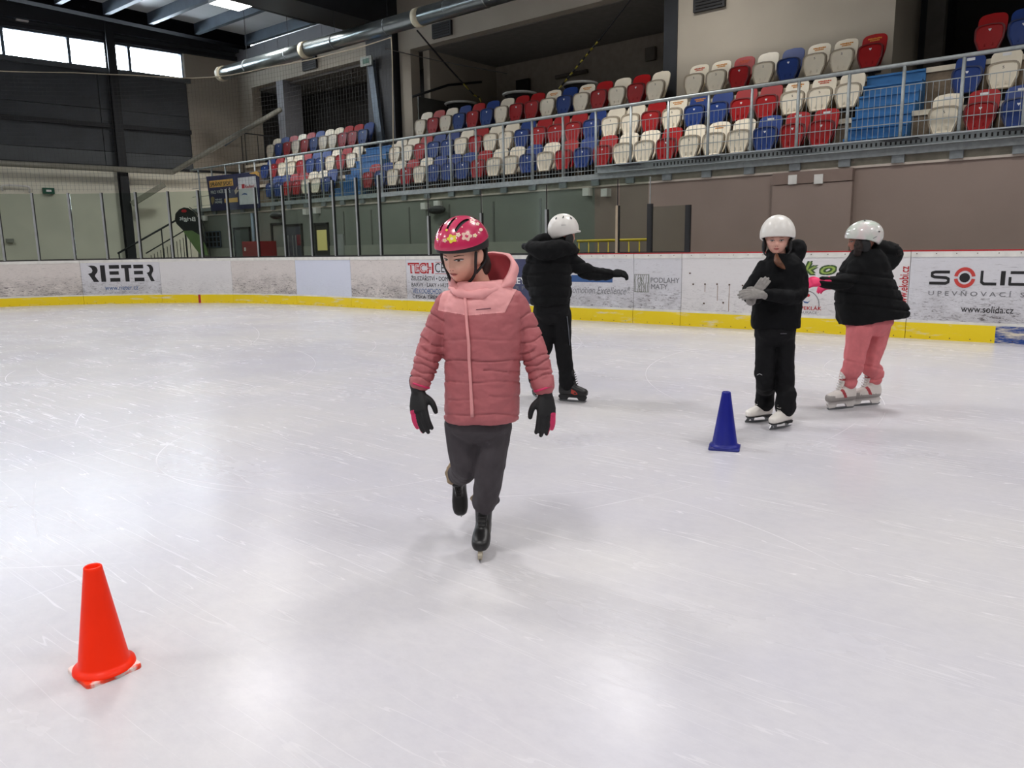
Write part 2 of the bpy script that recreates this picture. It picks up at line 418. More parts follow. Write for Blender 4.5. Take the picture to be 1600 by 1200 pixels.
# ---- dasher boards
S_TAB = np.arange(-6, 34, .01); P_TAB = np.array([board_pt(s) for s in S_TAB]); A_TAB = np.array([math.atan2(np.dot(p, RT), np.dot(p, HV)) for p in P_TAB])
def onB(px, py):
    """pixel -> (s, z) on the board face"""
    d = ray(px, py); a = math.atan2(np.dot(d, RT), np.dot(d, HV)); i = int(np.argmin(np.abs(A_TAB - a)))
    k = np.hypot(*P_TAB[i][:2]) / np.hypot(d[0], d[1]); return S_TAB[i], EYE[2] + k*d[2]
def arcbox(mb, s0, s1, z0, z1, o0, o1):
    n = max(1, int(math.ceil(abs(s1-s0)/.3))) if max(s0, s1) > BL else 1; k = 0; V = []; F = []
    for s in np.linspace(s0, s1, n+1):
        for o, z in ((o0, z0), (o1, z0), (o1, z1), (o0, z1)): p = board_pt(s, o); V.append((p[0], p[1], z))
    for i in range(n):
        for j in range(4): F.append((i*4+j, i*4+(j+1) % 4, i*4+4+(j+1) % 4, i*4+4+j))
    F += [(0, 3, 2, 1), (n*4, n*4+1, n*4+2, n*4+3)]
    mb.add(V, F); return mb
def board_text(parent, body, x0, y0, x1, y1, m, bold=0., shear=0., rot=False, flip=False, off=.0015, name='lettering'):
    U, F = text_unit(body, bold, shear); U = U.copy()
    if rot: U = np.stack([1-U[:, 1], U[:, 0], U[:, 2]], 1)                  # reads upwards
    if flip: U[:, 0] = 1 - U[:, 0]
    s0, _ = onB(x0, (y0+y1)/2); s1, _ = onB(x1, (y0+y1)/2); _, zt = onB((x0+x1)/2, y0); _, zb = onB((x0+x1)/2, y1)
    V = []
    for u, v, dp in U:
        p = board_pt(s0+(s1-s0)*u, off+dp); V.append((p[0], p[1], zb+(zt-zb)*v))
    return mesh(name, V, F, m, parent)
def board_poly(parent, polys, x0, y0, x1, y1, m, name='lettering', off=.0015):
    """polys in a unit box (u right, v up)"""
    s0, _ = onB(x0, (y0+y1)/2); s1, _ = onB(x1, (y0+y1)/2); _, zt = onB((x0+x1)/2, y0); _, zb = onB((x0+x1)/2, y1)
    V = []; F = []
    for ip, pl in enumerate(polys):
        k = len(V)
        for u, v in pl:
            p = board_pt(s0+(s1-s0)*u, off + (ip % 24)*.00015); V.append((p[0], p[1], zb+(zt-zb)*v))
        F.append(tuple(range(k, len(V))))
    return mesh(name, V, F, m, parent)
def stroke(pts, w, asp=1.0, joints=True):
    """polyline in unit box -> list of quads"""
    out = []; pts = [np.array(p, float) for p in pts]
    for a, b in zip(pts[:-1], pts[1:]):
        d = (b-a)*np.array([asp, 1]); d /= np.linalg.norm(d)+1e-9; n = np.array([-d[1]/asp, d[0]])*w/2; e = np.array([d[0]/asp, d[1]])*0
        out.append([a-e+n, a-e-n, b+e-n, b+e+n])
    if joints:
        for p in pts[1:-1]: out.append([p + np.array([math.cos(a)/asp, math.sin(a)])*w/2 for a in np.linspace(0, 2*math.pi, 10, endpoint=False)])
    return out
SEAMS = [26.3, 24.28, 22.23, 20.17, 18.06, 15.89, 13.84, 12.01, 9.95, 8.02, 6.51, 5.635, 3.95, 2.33, .28, -1.75, -3.8]
BOARDS = [('bare white rink board beyond the one with the black stencil lettering', MB_WARM),
          ('scuffed bare rink board, farthest left in view', MB_WARM),
          ('rink board with bold black stencil lettering and a small blue web address', MB_COOL),
          ('cleaner bare rink board with the red goal line mark', MB_CLEAN),
          ('scuffed bare rink board left of the plain bluish one', MB_WARM),
          ('bluish plain rink board with no lettering', MB_BLUISH),
          ('mottled bare rink board between bluish board and hardware shop advert', MB_WARM),
          ('rink board with red outlined heading and lines of shop goods', MB_COOL),
          ('navy rink board with white lettering behind the children', MB_NAVY),
          ('grey rink board with handwriting style slogan under an outstretched arm', MB_COOL),
          ('narrow rink board with wood grain square and two grey words', MB_COOL),
          ('bare rink board with rusty bolts behind the girl with clasped gloves', MB_CLEAN),
          ('rink board with green lettering and a red vertical web address', MB_CLEAN),
          ('rink board with large black and red target logo lettering', MB_COOL),
          ('bare rink board just right of the target logo', MB_COOL), ('bare rink board farthest towards the camera side', MB_COOL)]
boards = []
for i, (lab, mat_) in enumerate(BOARDS):
    s0, s1 = SEAMS[i], SEAMS[i+1]; g = .004
    c = board_pt((s0+s1)/2)
    t = thing('rink_board', lab, 'rink board', (c[0], c[1], 0), 'boards around the ice'); boards.append(t)
    arcbox(MB(), s0-g, s1+g, .25, 1.075, -.05, 0).obj('panel', mat_, t)
    kk = MB()
    if s0 > 1.30 > s1:
        arcbox(MB(), s0-g, 1.30, 0, .215, -.05, .014).obj('kick_plate', MK_Y, t); arcbox(MB(), 1.30, s1+g, 0, .215, -.05, .014).obj('kick_plate', MK_B, t)
    else: arcbox(MB(), s0-g, s1+g, 0, .215, -.05, .014).obj('kick_plate', MK_B if (s0 < 1.3 and s1 > -3) else MK_Y, t)
    arcbox(MB(), s0-g, s1+g, .215, .25, -.05, .008).obj('ledge', M_WHITE, t)
    arcbox(MB(), s0-g, s1+g, 1.075, 1.147, -.06, .006).obj('top_rail', M_WHITE, t)
    arcbox(MB(), s0-g, s1+g, 1.147, 1.165, -.07, .006).obj('cap_strip', M_REDP if s0 < 8.6 else M_BLACK, t)
    bolts = MB()
    for s in np.arange(s1+.14, s0-.05, .23):
        for z in ((1.12, .03) if s0 < 9 else (.03,)):
            p = board_pt(s, .014 if z < .2 else .006); q = board_pt(s, .018 if z < .2 else .010); r = unit(board_pt(s+.01)-board_pt(s))
            bolts.beam((p[0], p[1], z), (q[0], q[1], z), .012, .012)
    b_ = bolts.obj('bolt_heads', M_RUST, t); b_['kind'] = 'stuff'
def B(i): return boards[i]
# goal line mark
sg, _ = onB(313, 470); arcbox(MB(), sg+.035, sg-.035, .0, .216, .014, .0165).obj('goal_line_mark', M_REDP, B(3))
# stencil lettering of board 2
def ri(x, w, kind):
    def T(pl): return [(x+u*w, v) for u, v in pl]
    bars = [[(0, .78), (1, .78), (1, 1), (0, 1)], [(0, .42), (.92, .42), (.92, .63), (0, .63)], [(0, 0), (1, 0), (1, .22), (0, .22)]]
    if kind == 'I': return [T([(0, 0), (1, 0), (1, 1), (0, 1)])]
    if kind == 'E': return [T(b) for b in bars]
    if kind == 'T': return [T([(0, .8), (1, .8), (1, 1), (0, 1)]), T([(.3, 0), (.7, 0), (.7, .8), (.3, .8)])]
    if kind == 'R':
        out = [(.12, .97), (.42, 1), (.72, .97), (.9, .87), (.96, .72), (.9, .58), (.72, .45), (.66, .36), (.8, .2), (1, 0), (.52, 0), (.4, .16), (.2, .40), (.08, .5), (.4, .56), (.5, .68), (.44, .82), (.3, .91)]
        return [T(out)]
pl = []
for x, w, k in ((0, .165, 'R'), (.195, .07, 'I'), (.325, .15, 'E'), (.505, .155, 'T'), (.69, .15, 'E'), (.875, .125, 'R')): pl += ri(x, w, k)
board_poly(B(2), pl, 136, 414, 241, 440, M_INK)
board_text(B(2), 'www.rieter.cz', 164, 446, 216, 453, M_INKB, .004)
# hardware shop
board_text(B(7), 'TECH', 637.5, 410.5, 677.5, 427.5, M_INKR, .05); board_text(B(7), 'CENTRUM', 680, 411, 742, 426, M_INK)
board_text(B(7), 'TECH', 640, 413, 675, 425, M_INKW, -.022, off=.0045)
board_poly(B(7), [[(0, 0), (1, 0), (1, 1), (0, 1)]], 680, 409.5, 742, 410.3, M_INKR, 'rule'); board_poly(B(7), [[(0, 0), (1, 0), (1, 1), (0, 1)]], 680, 427.6, 742, 428.4, M_INKR, 'rule')
board_text(B(7), 'ŽELEZÁŘSTVÍ • DOMÁCÍ POTŘEBY', 642, 430, 742, 439, M_INK, .006)
board_text(B(7), 'BARVY · LAKY • HUTNÍ MATERIÁL', 643, 441, 742, 449, M_INK, .006)
board_text(B(7), 'VELKOOBCHOD', 645, 451, 690, 459, M_INKB, .004); board_text(B(7), 'ČESKÁ TŘEBOVÁ', 645, 460, 700, 467, M_INK, .006)
# navy hockey board
board_text(B(8), 'HOCKEY', 773, 433, 821, 443.5, M_INKW, .02); board_text(B(8), 'LEADER PODLAHY', 774, 447, 868, 453, M_INKG, .0)
# slogan board
board_text(B(9), 'Locomotion Excellence*', 880, 447, 985, 459, M_INKG, 0., .35)
board_text(B(9), '*', 981, 447.5, 985, 451, M_INKG)
board_poly(B(9), [[(0, 0), (1, 0), (1, 1), (0, 1)]], 893, 430, 957, 441, M_INKB, 'logo_block')
# wood grain square + words
m_ol = P('ink_olive', (120, 124, 112), .6, var=0); st = []
for k in range(7):
    x = .08+.14*k; st += stroke([(x, 0), (x+.05*math.sin(k*2), .35), (x-.06*math.cos(k*1.7), .65), (x+.04, 1)], .035)
st += stroke([(0, 0), (1, 0), (1, 1), (0, 1), (0, 0)], .03) + stroke([(.3, .2), (.5, .55), (.7, .2)], .035) + stroke([(.2, .7), (.4, .85), (.55, .6)], .035)
board_poly(B(10), st, 992, 429, 1014, 456, m_ol, 'logo')
board_text(B(10), 'PODLAHY', 1017, 434, 1062, 442, M_INKG, .008); board_text(B(10), 'MATY', 1017, 444, 1043, 452, M_INKG, .008)
# bolts and rust runs on the bare board
rb = MB(); rr = MB()
for x, y in ((1083, 444), (1102, 444), (1121, 444), (1140, 445), (1160, 446), (1078, 427), (1100, 474), (1130, 473)):
    s, z = onB(x, y); p = board_pt(s, 0); rb.beam(p+[0, 0, z], p+[-.008, 0, z], .022, .022)
for x, y, y2 in ((1121, 446, 470), (1140, 447, 487), (1102, 446, 456), (1160, 448, 460)):
    s, z = onB(x, y); _, z2 = onB(x, y2); p = board_pt(s, 0); rr.box(p+[-.001, -.005, z2], p+[.01, .005, z])
rb.obj('bolt_heads', M_RUST, B(11))['kind'] = 'stuff'; rr.obj('rust_streaks', P('rust_run', (150, 128, 110), .8), B(11))['kind'] = 'stuff'
# green lettering board
m_gr = P('ink_green', (58, 84, 40), .5, var=0); m_grl = P('ink_green_light', (150, 176, 84), .5, var=0)
for ch, xa, ya, xb, yb in (('e', 1226, 414, 1252, 430), ('k', 1253, 408, 1279, 430), ('o', 1280, 414, 1308, 430)): board_text(B(12), ch, xa, ya, xb, yb, m_gr, .06, .3); board_text(B(12), ch, xa+2.5, ya+2, xb-2.5, yb-2, m_grl, .0, .3, off=.0045)
board_text(B(12), 'www.ekobi.cz', 1405, 416, 1418, 482, M_INKR, .012, rot=True)
board_text(B(12), 'MALÝ PEKLÁK', 1226, 477, 1284, 484, M_INKR, .012); board_text(B(12), 'RESTAURACE', 1236, 486, 1277, 490, M_INKG)
ring_ = [[(.5+.5*math.cos(a), .5+.5*math.sin(a)), (.5+.5*math.cos(a+.2), .5+.5*math.sin(a+.2)), (.5+.47*math.cos(a+.2), .5+.47*math.sin(a+.2)), (.5+.47*math.cos(a), .5+.47*math.sin(a))] for a in np.arange(-.3, 3.4, .2)]
board_poly(B(12), ring_, 1240, 454, 1281, 500, M_INKG, 'logo_ring')
disc = [[(.5+.5*math.cos(a), .5+.5*math.sin(a)) for a in np.linspace(0, 6.28, 14, endpoint=False)]]
board_poly(B(12), disc, 1260, 459, 1266, 464, M_INKR, 'logo_dot'); board_poly(B(12), [[(0, 1), (.3, .5), (.7, .4), (1, .8), (.7, 0), (.3, .1)]], 1253, 468, 1266, 474, M_INKB, 'logo_wave')
# target logo lettering
def L_(a, w=.24, asp=.95): return stroke(a, w, asp)
board_poly(B(13), L_([(1, .89), (.28, .89), (.12, .83), (.12, .62), (.25, .54), (.82, .5), (.95, .42), (.95, .2), (.82, .11), (0, .11)], .2, 1.45), 1452, 422.5, 1484, 445, M_INK)
def arcpoly(a0, a1, r0, r1, n=12):
    A = np.linspace(math.radians(a0), math.radians(a1), n); return [[(.5+.5*r1*math.cos(A[i]), .5+.5*r1*math.sin(A[i])), (.5+.5*r1*math.cos(A[i+1]), .5+.5*r1*math.sin(A[i+1])), (.5+.5*r0*math.cos(A[i+1]), .5+.5*r0*math.sin(A[i+1])), (.5+.5*r0*math.cos(A[i]), .5+.5*r0*math.sin(A[i]))] for i in range(n-1)]
board_poly(B(13), arcpoly(8, 172, .66, 1) + arcpoly(188, 352, .66, 1), 1490, 417.5, 1525, 450, P('ink_brick', (196, 62, 56), .5, var=0), 'logo_ring'); board_poly(B(13), disc, 1499, 426.5, 1516, 441.5, M_INK, 'logo_dot')
board_poly(B(13), L_([(.1, 1), (.1, .22), (.25, .1), (1, .1)], .2, 1.17), 1531, 423, 1558, 446, M_INK)
board_poly(B(13), [[(0, 0), (1, 0), (1, 1), (0, 1)]], 1564, 423.5, 1571, 446, M_INK)
board_poly(B(13), L_([(0, .89), (.75, .89), (.9, .78), (.9, .22), (.75, .11), (0, .11), (0, .6)], .2, 1.55), 1578, 423.5, 1614, 447, M_INK)
board_poly(B(13), L_([(0, 0), (.45, .9), (.9, 0)], .2), 1620, 424, 1655, 448, M_INK)
board_text(B(13), 'U P E V Ň O V A C Í   S Y S T É M Y', 1450, 454, 1690, 464, M_INKG, .008); board_text(B(13), 'www.solida.cz', 1502, 478.5, 1584, 489, M_INK, .004)

# ---- protective glass above the boards
POSTS = [25.6, 24.8, 23.965, 23.185, 22.335, 21.525, 20.65, 19.77, 18.915, 18.035, 17.145, 16.215, 15.215, 14.35, 13.535, 12.79, 11.315, 9.885, 8.325, 6.85, 6.24, 5.565]
ORD = ['first', 'second', 'third', 'fourth', 'fifth', 'sixth', 'seventh', 'eighth', 'ninth', 'tenth', 'eleventh', 'twelfth', 'thirteenth', 'fourteenth', 'fifteenth', 'sixteenth', 'seventeenth', 'eighteenth', 'nineteenth', 'twentieth', 'twenty-first', 'twenty-second', 'twenty-third', 'twenty-fourth', 'twenty-fifth', 'twenty-sixth']
for i in range(len(POSTS)-1):
    a, b = POSTS[i], POSTS[i+1]; tall = b > 12.7; last = b < 6.3; top = 2.84 if tall else (1.9 if b < 5.6 else 2.38)
    c = board_pt((a+b)/2, -.03)
    t = thing('protective_glass', ORD[i] + ' clear glass shield from the left, ' + ('with tall post above the boards' if tall else 'with short post above the boards'), 'glass shield', (c[0], c[1], 1.165), 'glass shields above the boards')
    w = .022 if not last else .035
    arcbox(MB(), a-.04, b+w+.001, 1.186, top, -.036, -.024).obj('pane', M_GLASS, t)
    pt = 2.86 if tall else (1.95 if b > 6 else 1.9)
    arcbox(MB(), b+w, b-w, 1.167, pt, -.06, .0).obj('post', (M_ALU if b > 6.9 else (P('post_tan', (170, 152, 128), .6) if b > 6.5 else M_BLACK)), t)
    gk = MB(); arcbox(gk, b-w, b-w-.014, 1.167, pt, -.05, -.004)
    if i == 0: arcbox(gk, a+w, a-w, 1.167, pt, -.06, 0)
    gk.obj('gasket', M_BLACK, t)
    arcbox(MB(), a-.045, b+w+.001, 1.167, 1.185, -.05, -.012).obj('sill_channel', M_BLACK, t)
    if not tall and b > 5.6: arcbox(MB(), b+.004, b-.004, pt, top, -.04, -.02).obj('joint', M_BLACK if b > 6.3 else M_GALV, t)

# ---- end wall (left in view)
def lw(px, py, out=0.0): return onP(px, py, LW0 - LWN*out, LWN)
def wall_slab(mb, t0, t1, z0, z1, o0, o1):
    """piece of the end wall: t along the wall (distance from the stand corner), o towards the ice"""
    A = [LW0 - LWD*t0 - LWN*o0, LW0 - LWD*t1 - LWN*o0, LW0 - LWD*t1 - LWN*o1, LW0 - LWD*t0 - LWN*o1]
    V = [(*p[:2], z0) for p in A] + [(*p[:2], z1) for p in A]
    return mb.add(V, [(3,2,1,0),(4,5,6,7),(0,1,5,4),(1,2,6,5),(2,3,7,6),(3,0,4,7)])
def lwt(px, py): p = lw(px, py); return float(np.dot(LW0 - p, LWD)), p[2]
ZWB, ZWT = 7.2, 8.04
tR = lwt(288, 121)[0]; tE = lwt(297, 200)[0]
o = wall_slab(MB(), -.3, 36, -.1, 4.15, -.3, 0).obj('wall_end', M_LOWW); tag(o, 'cream lower end wall behind the glass', kind='structure')
clad = bpy.data.objects.new('wall_end', None); COL.objects.link(clad); tag(clad, 'dark grey cladding of the end wall', kind='structure')
k = 0
for z0, z1, m in ((4.15, 4.62, M_CLADL), (4.62, 5.95, M_CLAD), (5.95, ZWB, M_CLAD)):
    for a, b in ((tE, 4.6), (4.6, 10.6), (10.6, 16.6), (16.6, 22.6), (22.6, 36)):
        wall_slab(MB(), a+.01, b-.01, z0+.008, z1-.008, -.3, 0.0).obj('cladding_panel', m, clad)
wall_slab(MB(), -.3, 36, ZWT, 9.0, -.3, 0).obj('upper_band', M_CLAD, clad); wall_slab(MB(), -.3, 36, 4.1, ZWB, -.36, -.3).obj('added_backing', M_CLAD, clad)  # unseen slab added behind the panels, keeps sky from leaking through their joints
wall_slab(MB(), -.3, 36, ZWT+.02, ZWT+.14, 0, .1).obj('girder', M_STEELD, clad); wall_slab(MB(), -.3, 36, 8.3, 8.7, 0, .25).obj('girder', M_STEELD, clad)
wall_slab(MB(), tE-.1, 36, ZWB-.14, ZWB, 0, .16).obj('sill', M_CLADL, clad); wall_slab(MB(), tE, 36, 5.36, 5.5, 0, .12).obj('girder', M_STEELD, clad)
wall_slab(MB(), -.3, 36, 4.10, 4.18, 0, .05).obj('edge_trim', M_STEELD, clad)
o = wall_slab(MB(), -.3, tE, 4.15, ZWT, -.3, .02).obj('wall_end', M_BEIGE); tag(o, 'beige pier between window band and stand', kind='structure')
o = wall_slab(MB(), tE-.05, tR+.0, ZWB-.1, ZWT, -.28, -.0).obj('trim_1', M_WHITE); tag(o, 'white window reveal', kind='structure')
# windows of the band
edges = [lwt(x, y)[0] for x, y in ((287, 121), (204, 111), (110, 100), (6, 87))]; step = edges[2]-edges[1]
ts = [edges[0], edges[1]] + [edges[1] + step*k for k in range(1, 12)]
for i, (a, b) in enumerate(zip(ts[:-1], ts[1:])):
    w = bpy.data.objects.new('window_%d' % (i+1), None); COL.objects.link(w); tag(w, ORD[i] + ' bright window of the band, counted from the stand corner', kind='structure')
    fr = MB(); q = .045
    wall_slab(fr, a, a+q, ZWB, ZWT, -.2, .02); wall_slab(fr, b-q, b, ZWB, ZWT, -.2, .02); wall_slab(fr, a+q, b-q, ZWB, ZWB+q, -.2, .02); wall_slab(fr, a+q, b-q, ZWT-q, ZWT, -.2, .02)
    fr.obj('window_frame', M_STEELB, w); wall_slab(MB(), a+q, b-q, ZWB+q, ZWT-q, -.1, -.09).obj('pane', M_WGLASS, w)
o = wall_slab(MB(), ts[-1], 36, ZWB, ZWT, -.3, 0).obj('wall_end', M_CLAD); tag(o, kind='structure')
# steel columns on the end wall
for t_ in (lwt(175, 135)[0], lwt(175, 135)[0]+6.6, lwt(175, 135)[0]+13.2):
    c = MB(); wall_slab(c, t_-.13, t_+.13, -.05, 8.6, .30, .34); wall_slab(c, t_-.13, t_+.13, -.05, 8.6, .02, .06); wall_slab(c, t_-.03, t_+.03, -.05, 8.6, .06, .30)
    o = c.obj('column', M_STEELD); tag(o, kind='structure')
# pipe along the end wall, then rising beside the stair to the gallery
pa, pb, pc = lw(-700, 232, .46), lw(270, 267, .46), onS(437, 172, 16.0)
pa[2] = pb[2] = 4.02; 
pp = thing('pipe', 'thick grey pipe running along the end wall and rising to the gallery', 'pipe', pb)
V, F = tube([pa, pb], .09, 12, 'flat', 1); mesh('straight_run', V, F, P('pipe_grey', (140, 138, 126), .5), pp, True)
V, F = tube([pb, pc], .085, 12, 'round', 1); mesh('rising_run', V, F, MATS['pipe_grey'], pp, True)
# signs and fittings on the end wall
def wall_box(name, label, cat, x0, y0, x1, y1, d, m, off=0.0, kind=None):
    a, b = lwt(x0, (y0+y1)/2)[0], lwt(x1, (y0+y1)/2)[0]; zt, zb = lwt((x0+x1)/2, y0)[1], lwt((x0+x1)/2, y1)[1]
    o = wall_slab(MB(), b, a, zb, zt, off, off+d).obj(name, m); return tag(o, label, cat, kind=kind)
M_EXIT = P('sign_green', (18, 84, 62), .5)
ex = wall_box('exit_sign', 'green exit sign on the cream end wall above the glass', 'sign', 66, 294, 84, 303, .12, M_EXIT)
a_, z_ = lwt(75, 298.5); t0_, t1_ = lwt(71, 298)[0], lwt(79, 298)[0]
wall_slab(MB(), t1_, t0_, z_-.03, z_+.03, .12, .125).obj('pictogram', M_INKW, ex)
wall_box('wall_light', 'pale wall light under the roof edge of the end wall', 'light', 24, 25, 43, 34, .12, M_WHITE)
wall_box('control_box', 'small grey junction box low on the cream end wall', 'box', 9, 373, 21, 379, .1, P('grey_plastic', (150, 150, 140), .5))
bw = thing('pipe_bracket', 'low white pipe hoop fixed on the cream end wall', 'pipe', lw(25, 292))
V, F = tube([lw(4, 297, .05), lw(5, 290, .12), lw(40, 291, .12), lw(46, 294, .12), lw(46, 300, .05)], .03, 8, 'round', 3); mesh('hoop', V, F, M_WHITE, bw, True)
o = MB().beam(lw(206, 319, .48), lw(257, 288, .95), .16, .16).obj('brace', P('brace_grey', (150, 148, 132), .6)); tag(o, 'slanting grey brace beside the steel column', 'brace')

# ---- lower stand wall, slab edge
o = MB().box((SW, -20, -.1), (SW+.25, 8.55, 2.44)).obj('wall_stand', M_PINK); tag(o, 'mauve wall below the stand', kind='structure')
o = MB().box((SW, 8.55, -.1), (SW+.25, 23.9, 2.44)).obj('wall_stand', P('wall_tone_grey_green', (126, 130, 120), .75, 0, .06, 1.2, .05)); tag(o, 'grey green wall below the stand behind the glass', kind='structure')  # section behind the glass has a grey green tone
for k, y_ in enumerate((9.9, 11.2, 12.55, 13.9, 15.3, 16.4)): o = MB().box((SW-.012, y_-.02, 0), (SW, y_+.02, 2.3)).obj('trim_6', P('joint_grey', (98, 100, 94), .7)); tag(o, kind='structure')
o = MB().box((SW-.02, 9.4, -.1), (SW, 23.9, 1.42)).obj('baseboard_stand', P('wainscot', (152, 154, 142), .7, 0, .06)); tag(o, kind='structure')
o = MB().box((SW-.03, -20, 2.44), (SW+.3, 24.2, 2.475)).obj('trim_2', P('trim_pale', (196, 184, 172), .6)); tag(o, kind='structure')
o = MB().box((SW-.02, -20, 2.475), (SW+1.3, 24.2, Z1)).obj('floor', M_CONC); tag(o, 'concrete slab edge of the stand', kind='structure')
L0, L1 = onS(1329, 330, SW-.12)[1], onS(1205, 340, SW-.12)[1]
o = MB().box((SW-.12, L0, -.1), (SW, L1, 2.24)).obj('pillar', M_PINK); tag(o, 'mauve pillar on the wall behind the girl with white helmet', kind='structure')
o = MB().box((SW-.14, L0, 2.25), (SW, L1, 2.44)).obj('pillar', M_PINKD); tag(o, kind='structure')
o = MB().box((SW, 23.65, -.1), (20, 23.9, Z1)).obj('wall_stand', M_PINK); tag(o, kind='structure')
# emergency lights below the slab
k = 0
for (x, y) in ((1240, 281), (1280.5, 280), (917, 300), (946, 301), (663, 322), (683.5, 319), (478, 331), (494, 329), (318, 341)):
    p = onS(x, y, SW-.1); o = MB().box((SW-.16, p[1]-.07, p[2]-.075), (SW-.0, p[1]+.07, p[2]+.075)).obj('wall_light', M_WHITE)
    tag(o, ORD[k] + ' small white box light under the slab, counted from the right' if False else ['white box light over the mauve pillar, farther from the rink corner', 'white box light over the mauve pillar, nearer the right edge', 'white box light above the yellow rail, left one of its pair', 'white box light above the yellow rail, right one of its pair', 'white box light above the pink helmet, left one of its pair', 'white box light above the pink helmet, right one of its pair', 'white box light left of the yellow lit doorway', 'white box light above the yellow lit doorway', 'white box light beside the dark flag'][k], 'light', 'box lights under the stand'); k += 1
for (x, y, lab) in ((682, 328, 'dark loudspeaker under the pair of box lights'), (432, 337, 'dark loudspeaker above the red cabinet')):
    p = onS(x, y, SW-.15); V, F = ellipsoid(p, (.12, .28, .1), 14, 8); t = thing('wall_speaker', lab, 'loudspeaker', p)
    mesh('body', V, F, M_BLACK, t, True); MB().box((SW-.1, p[1]-.05, p[2]-.03), (SW, p[1]+.05, p[2]+.03)).obj('bracket', M_BLACK, t)
# doors and windows of the lower wall
def on_wall(x0, y0, x1, y1):
    a = onS(x0, (y0+y1)/2, SW)[1]; b = onS(x1, (y0+y1)/2, SW)[1]; return max(a, b), min(a, b), onS((x0+x1)/2, y0, SW)[2], onS((x0+x1)/2, y1, SW)[2]
def door(n, x0, y0, x1, m_leaf, glazed=False, label=None):
    la, lb, zt, _ = on_wall(x0, y0, x1, y0+40)
    d = bpy.data.objects.new('door_%d' % n, None); COL.objects.link(d); d.location = (SW, (la+lb)/2, 0); tag(d, label, kind='structure')
    fr = MB(); w = .06
    fr.box((SW-.05, la, 0), (SW, la-w, zt)).box((SW-.05, lb, 0), (SW, lb+w, zt)).box((SW-.05, la, zt-w), (SW, lb, zt)); fr.obj('door_frame', M_BLACK, d)
    MB().box((SW-.03, la-w, 0), (SW, lb+w, zt-w)).obj('door_leaf', m_leaf, d)
    MB().box((SW-.08, lb+.14, .98), (SW-.03, lb+.2, 1.10)).obj('door_handle', M_ALU, d)
    return d, la-w, lb+w, zt-w
M_DOORG = P('door_grey_green', (70, 78, 74), .5)
door(1, 367, 355, 393, M_DOORG, label='plain dark green grey door left of the red cabinet')
d, a, b, zt = door(2, 446, 350, 474, P('door_glass_dark', (70, 72, 84), .2), label='glazed door with pale stripes right of the red cabinet')
for q in (.12, .42, .62): MB().box((SW-.035, a+(b-a)*q, .1), (SW-.03, a+(b-a)*(q+.07), zt-.25)).obj('stripe', M_INKG, d)
MB().box((SW-.036, a+(b-a)*.72, 1.45), (SW-.03, a+(b-a)*.98, 1.75)).obj('notice', P('notice_red', (110, 30, 44), .5), d)
d, a, b, zt = door(3, 493, 348, 515, M_DARK, label='dark doorway with a yellow lit pane')
ml = bpy.data.materials.new('lit_pane'); ml.use_nodes = True; e_ = ml.node_tree.nodes['Principled BSDF']; e_.inputs['Base Color'].default_value = (*lin((190, 178, 110)), 1); e_.inputs['Emission Color'].default_value = (*lin((230, 215, 130)), 1); e_.inputs['Emission Strength'].default_value = .22
MB().box((SW-.035, a+(b-a)*.1, 1.3), (SW-.03, a+(b-a)*.95, 1.85)).obj('lit_pane', ml, d)
MB().box((SW-.034, a+(b-a)*.2, 1.05), (SW-.03, a+(b-a)*.9, 1.2)).obj('notice', M_INK, d)
la, lb, zt, zb = on_wall(425, 348, 446, 388); fr = MB().box((SW-.04, la, 0), (SW, la-.07, zt)).box((SW-.04, la, zt-.07), (SW, lb, zt)).obj('trim_3', M_BLACK); tag(fr, kind='structure')
# grid window far left of the stand wall
la, lb, zt, zb = on_wall(323, 362, 346, 386); w = bpy.data.objects.new('window_20', None); COL.objects.link(w); tag(w, 'dark barred window below the navy banner', kind='structure')
MB().box((SW-.02, la, zb), (SW, lb, zt)).obj('pane', M_DARK, w); fr = MB()
for k in range(5): y_ = la+(lb-la)*k/4; fr.box((SW-.05, y_-.015, zb), (SW-.02, y_+.015, zt))
for k in range(4): z_ = zb+(zt-zb)*k/3; fr.box((SW-.05, la, z_-.015), (SW-.02, lb, z_+.015))
fr.obj('window_bars', M_STEELB, w)
# red cabinet
la, lb, zt, zb = on_wall(405, 377, 433, 400); t = thing('red_cabinet', 'red cabinet with white vertical lettering below the navy banner', 'cabinet', (SW-.3, (la+lb)/2, 0))
MB().box((SW-.55, lb, 0), (SW-.02, la, zt)).obj('body', P('cabinet_red', (150, 34, 40), .45), t); MB().box((SW-.57, lb+.02, .1), (SW-.55, la-.02, zt-.05)).obj('door', P('cabinet_red_door', (140, 30, 36), .4), t)
for q in (.8, .62, .45): MB().box((SW-.575, la-.12, zt*q+.05), (SW-.57, la-.2, zt*q+.15)).obj('mark', M_INKW, t)
# white notice panel right of the doorway, blue drain pipe
la, lb, zt, zb = on_wall(524, 366, 539, 399); o = MB().box((SW-.05, la, .4), (SW-.02, lb, zt)).obj('notice_panel', P('panel_grey', (150, 152, 150), .5)); tag(o, 'pale grey wall panel right of the yellow lit doorway', 'panel')
p0, p1 = onS(394, 335, SW-.08), onS(407, 368, SW-.08); p0[2] = 2.42; V, F = tube([p0, (p0[0], p0[1], 0)], .05, 8, 'flat', 1); o = mesh('drain_pipe', V, F, P('pipe_bluegrey', (110, 124, 140), .5), None, True); tag(o, 'blue grey drain pipe below the banner corner', 'pipe')
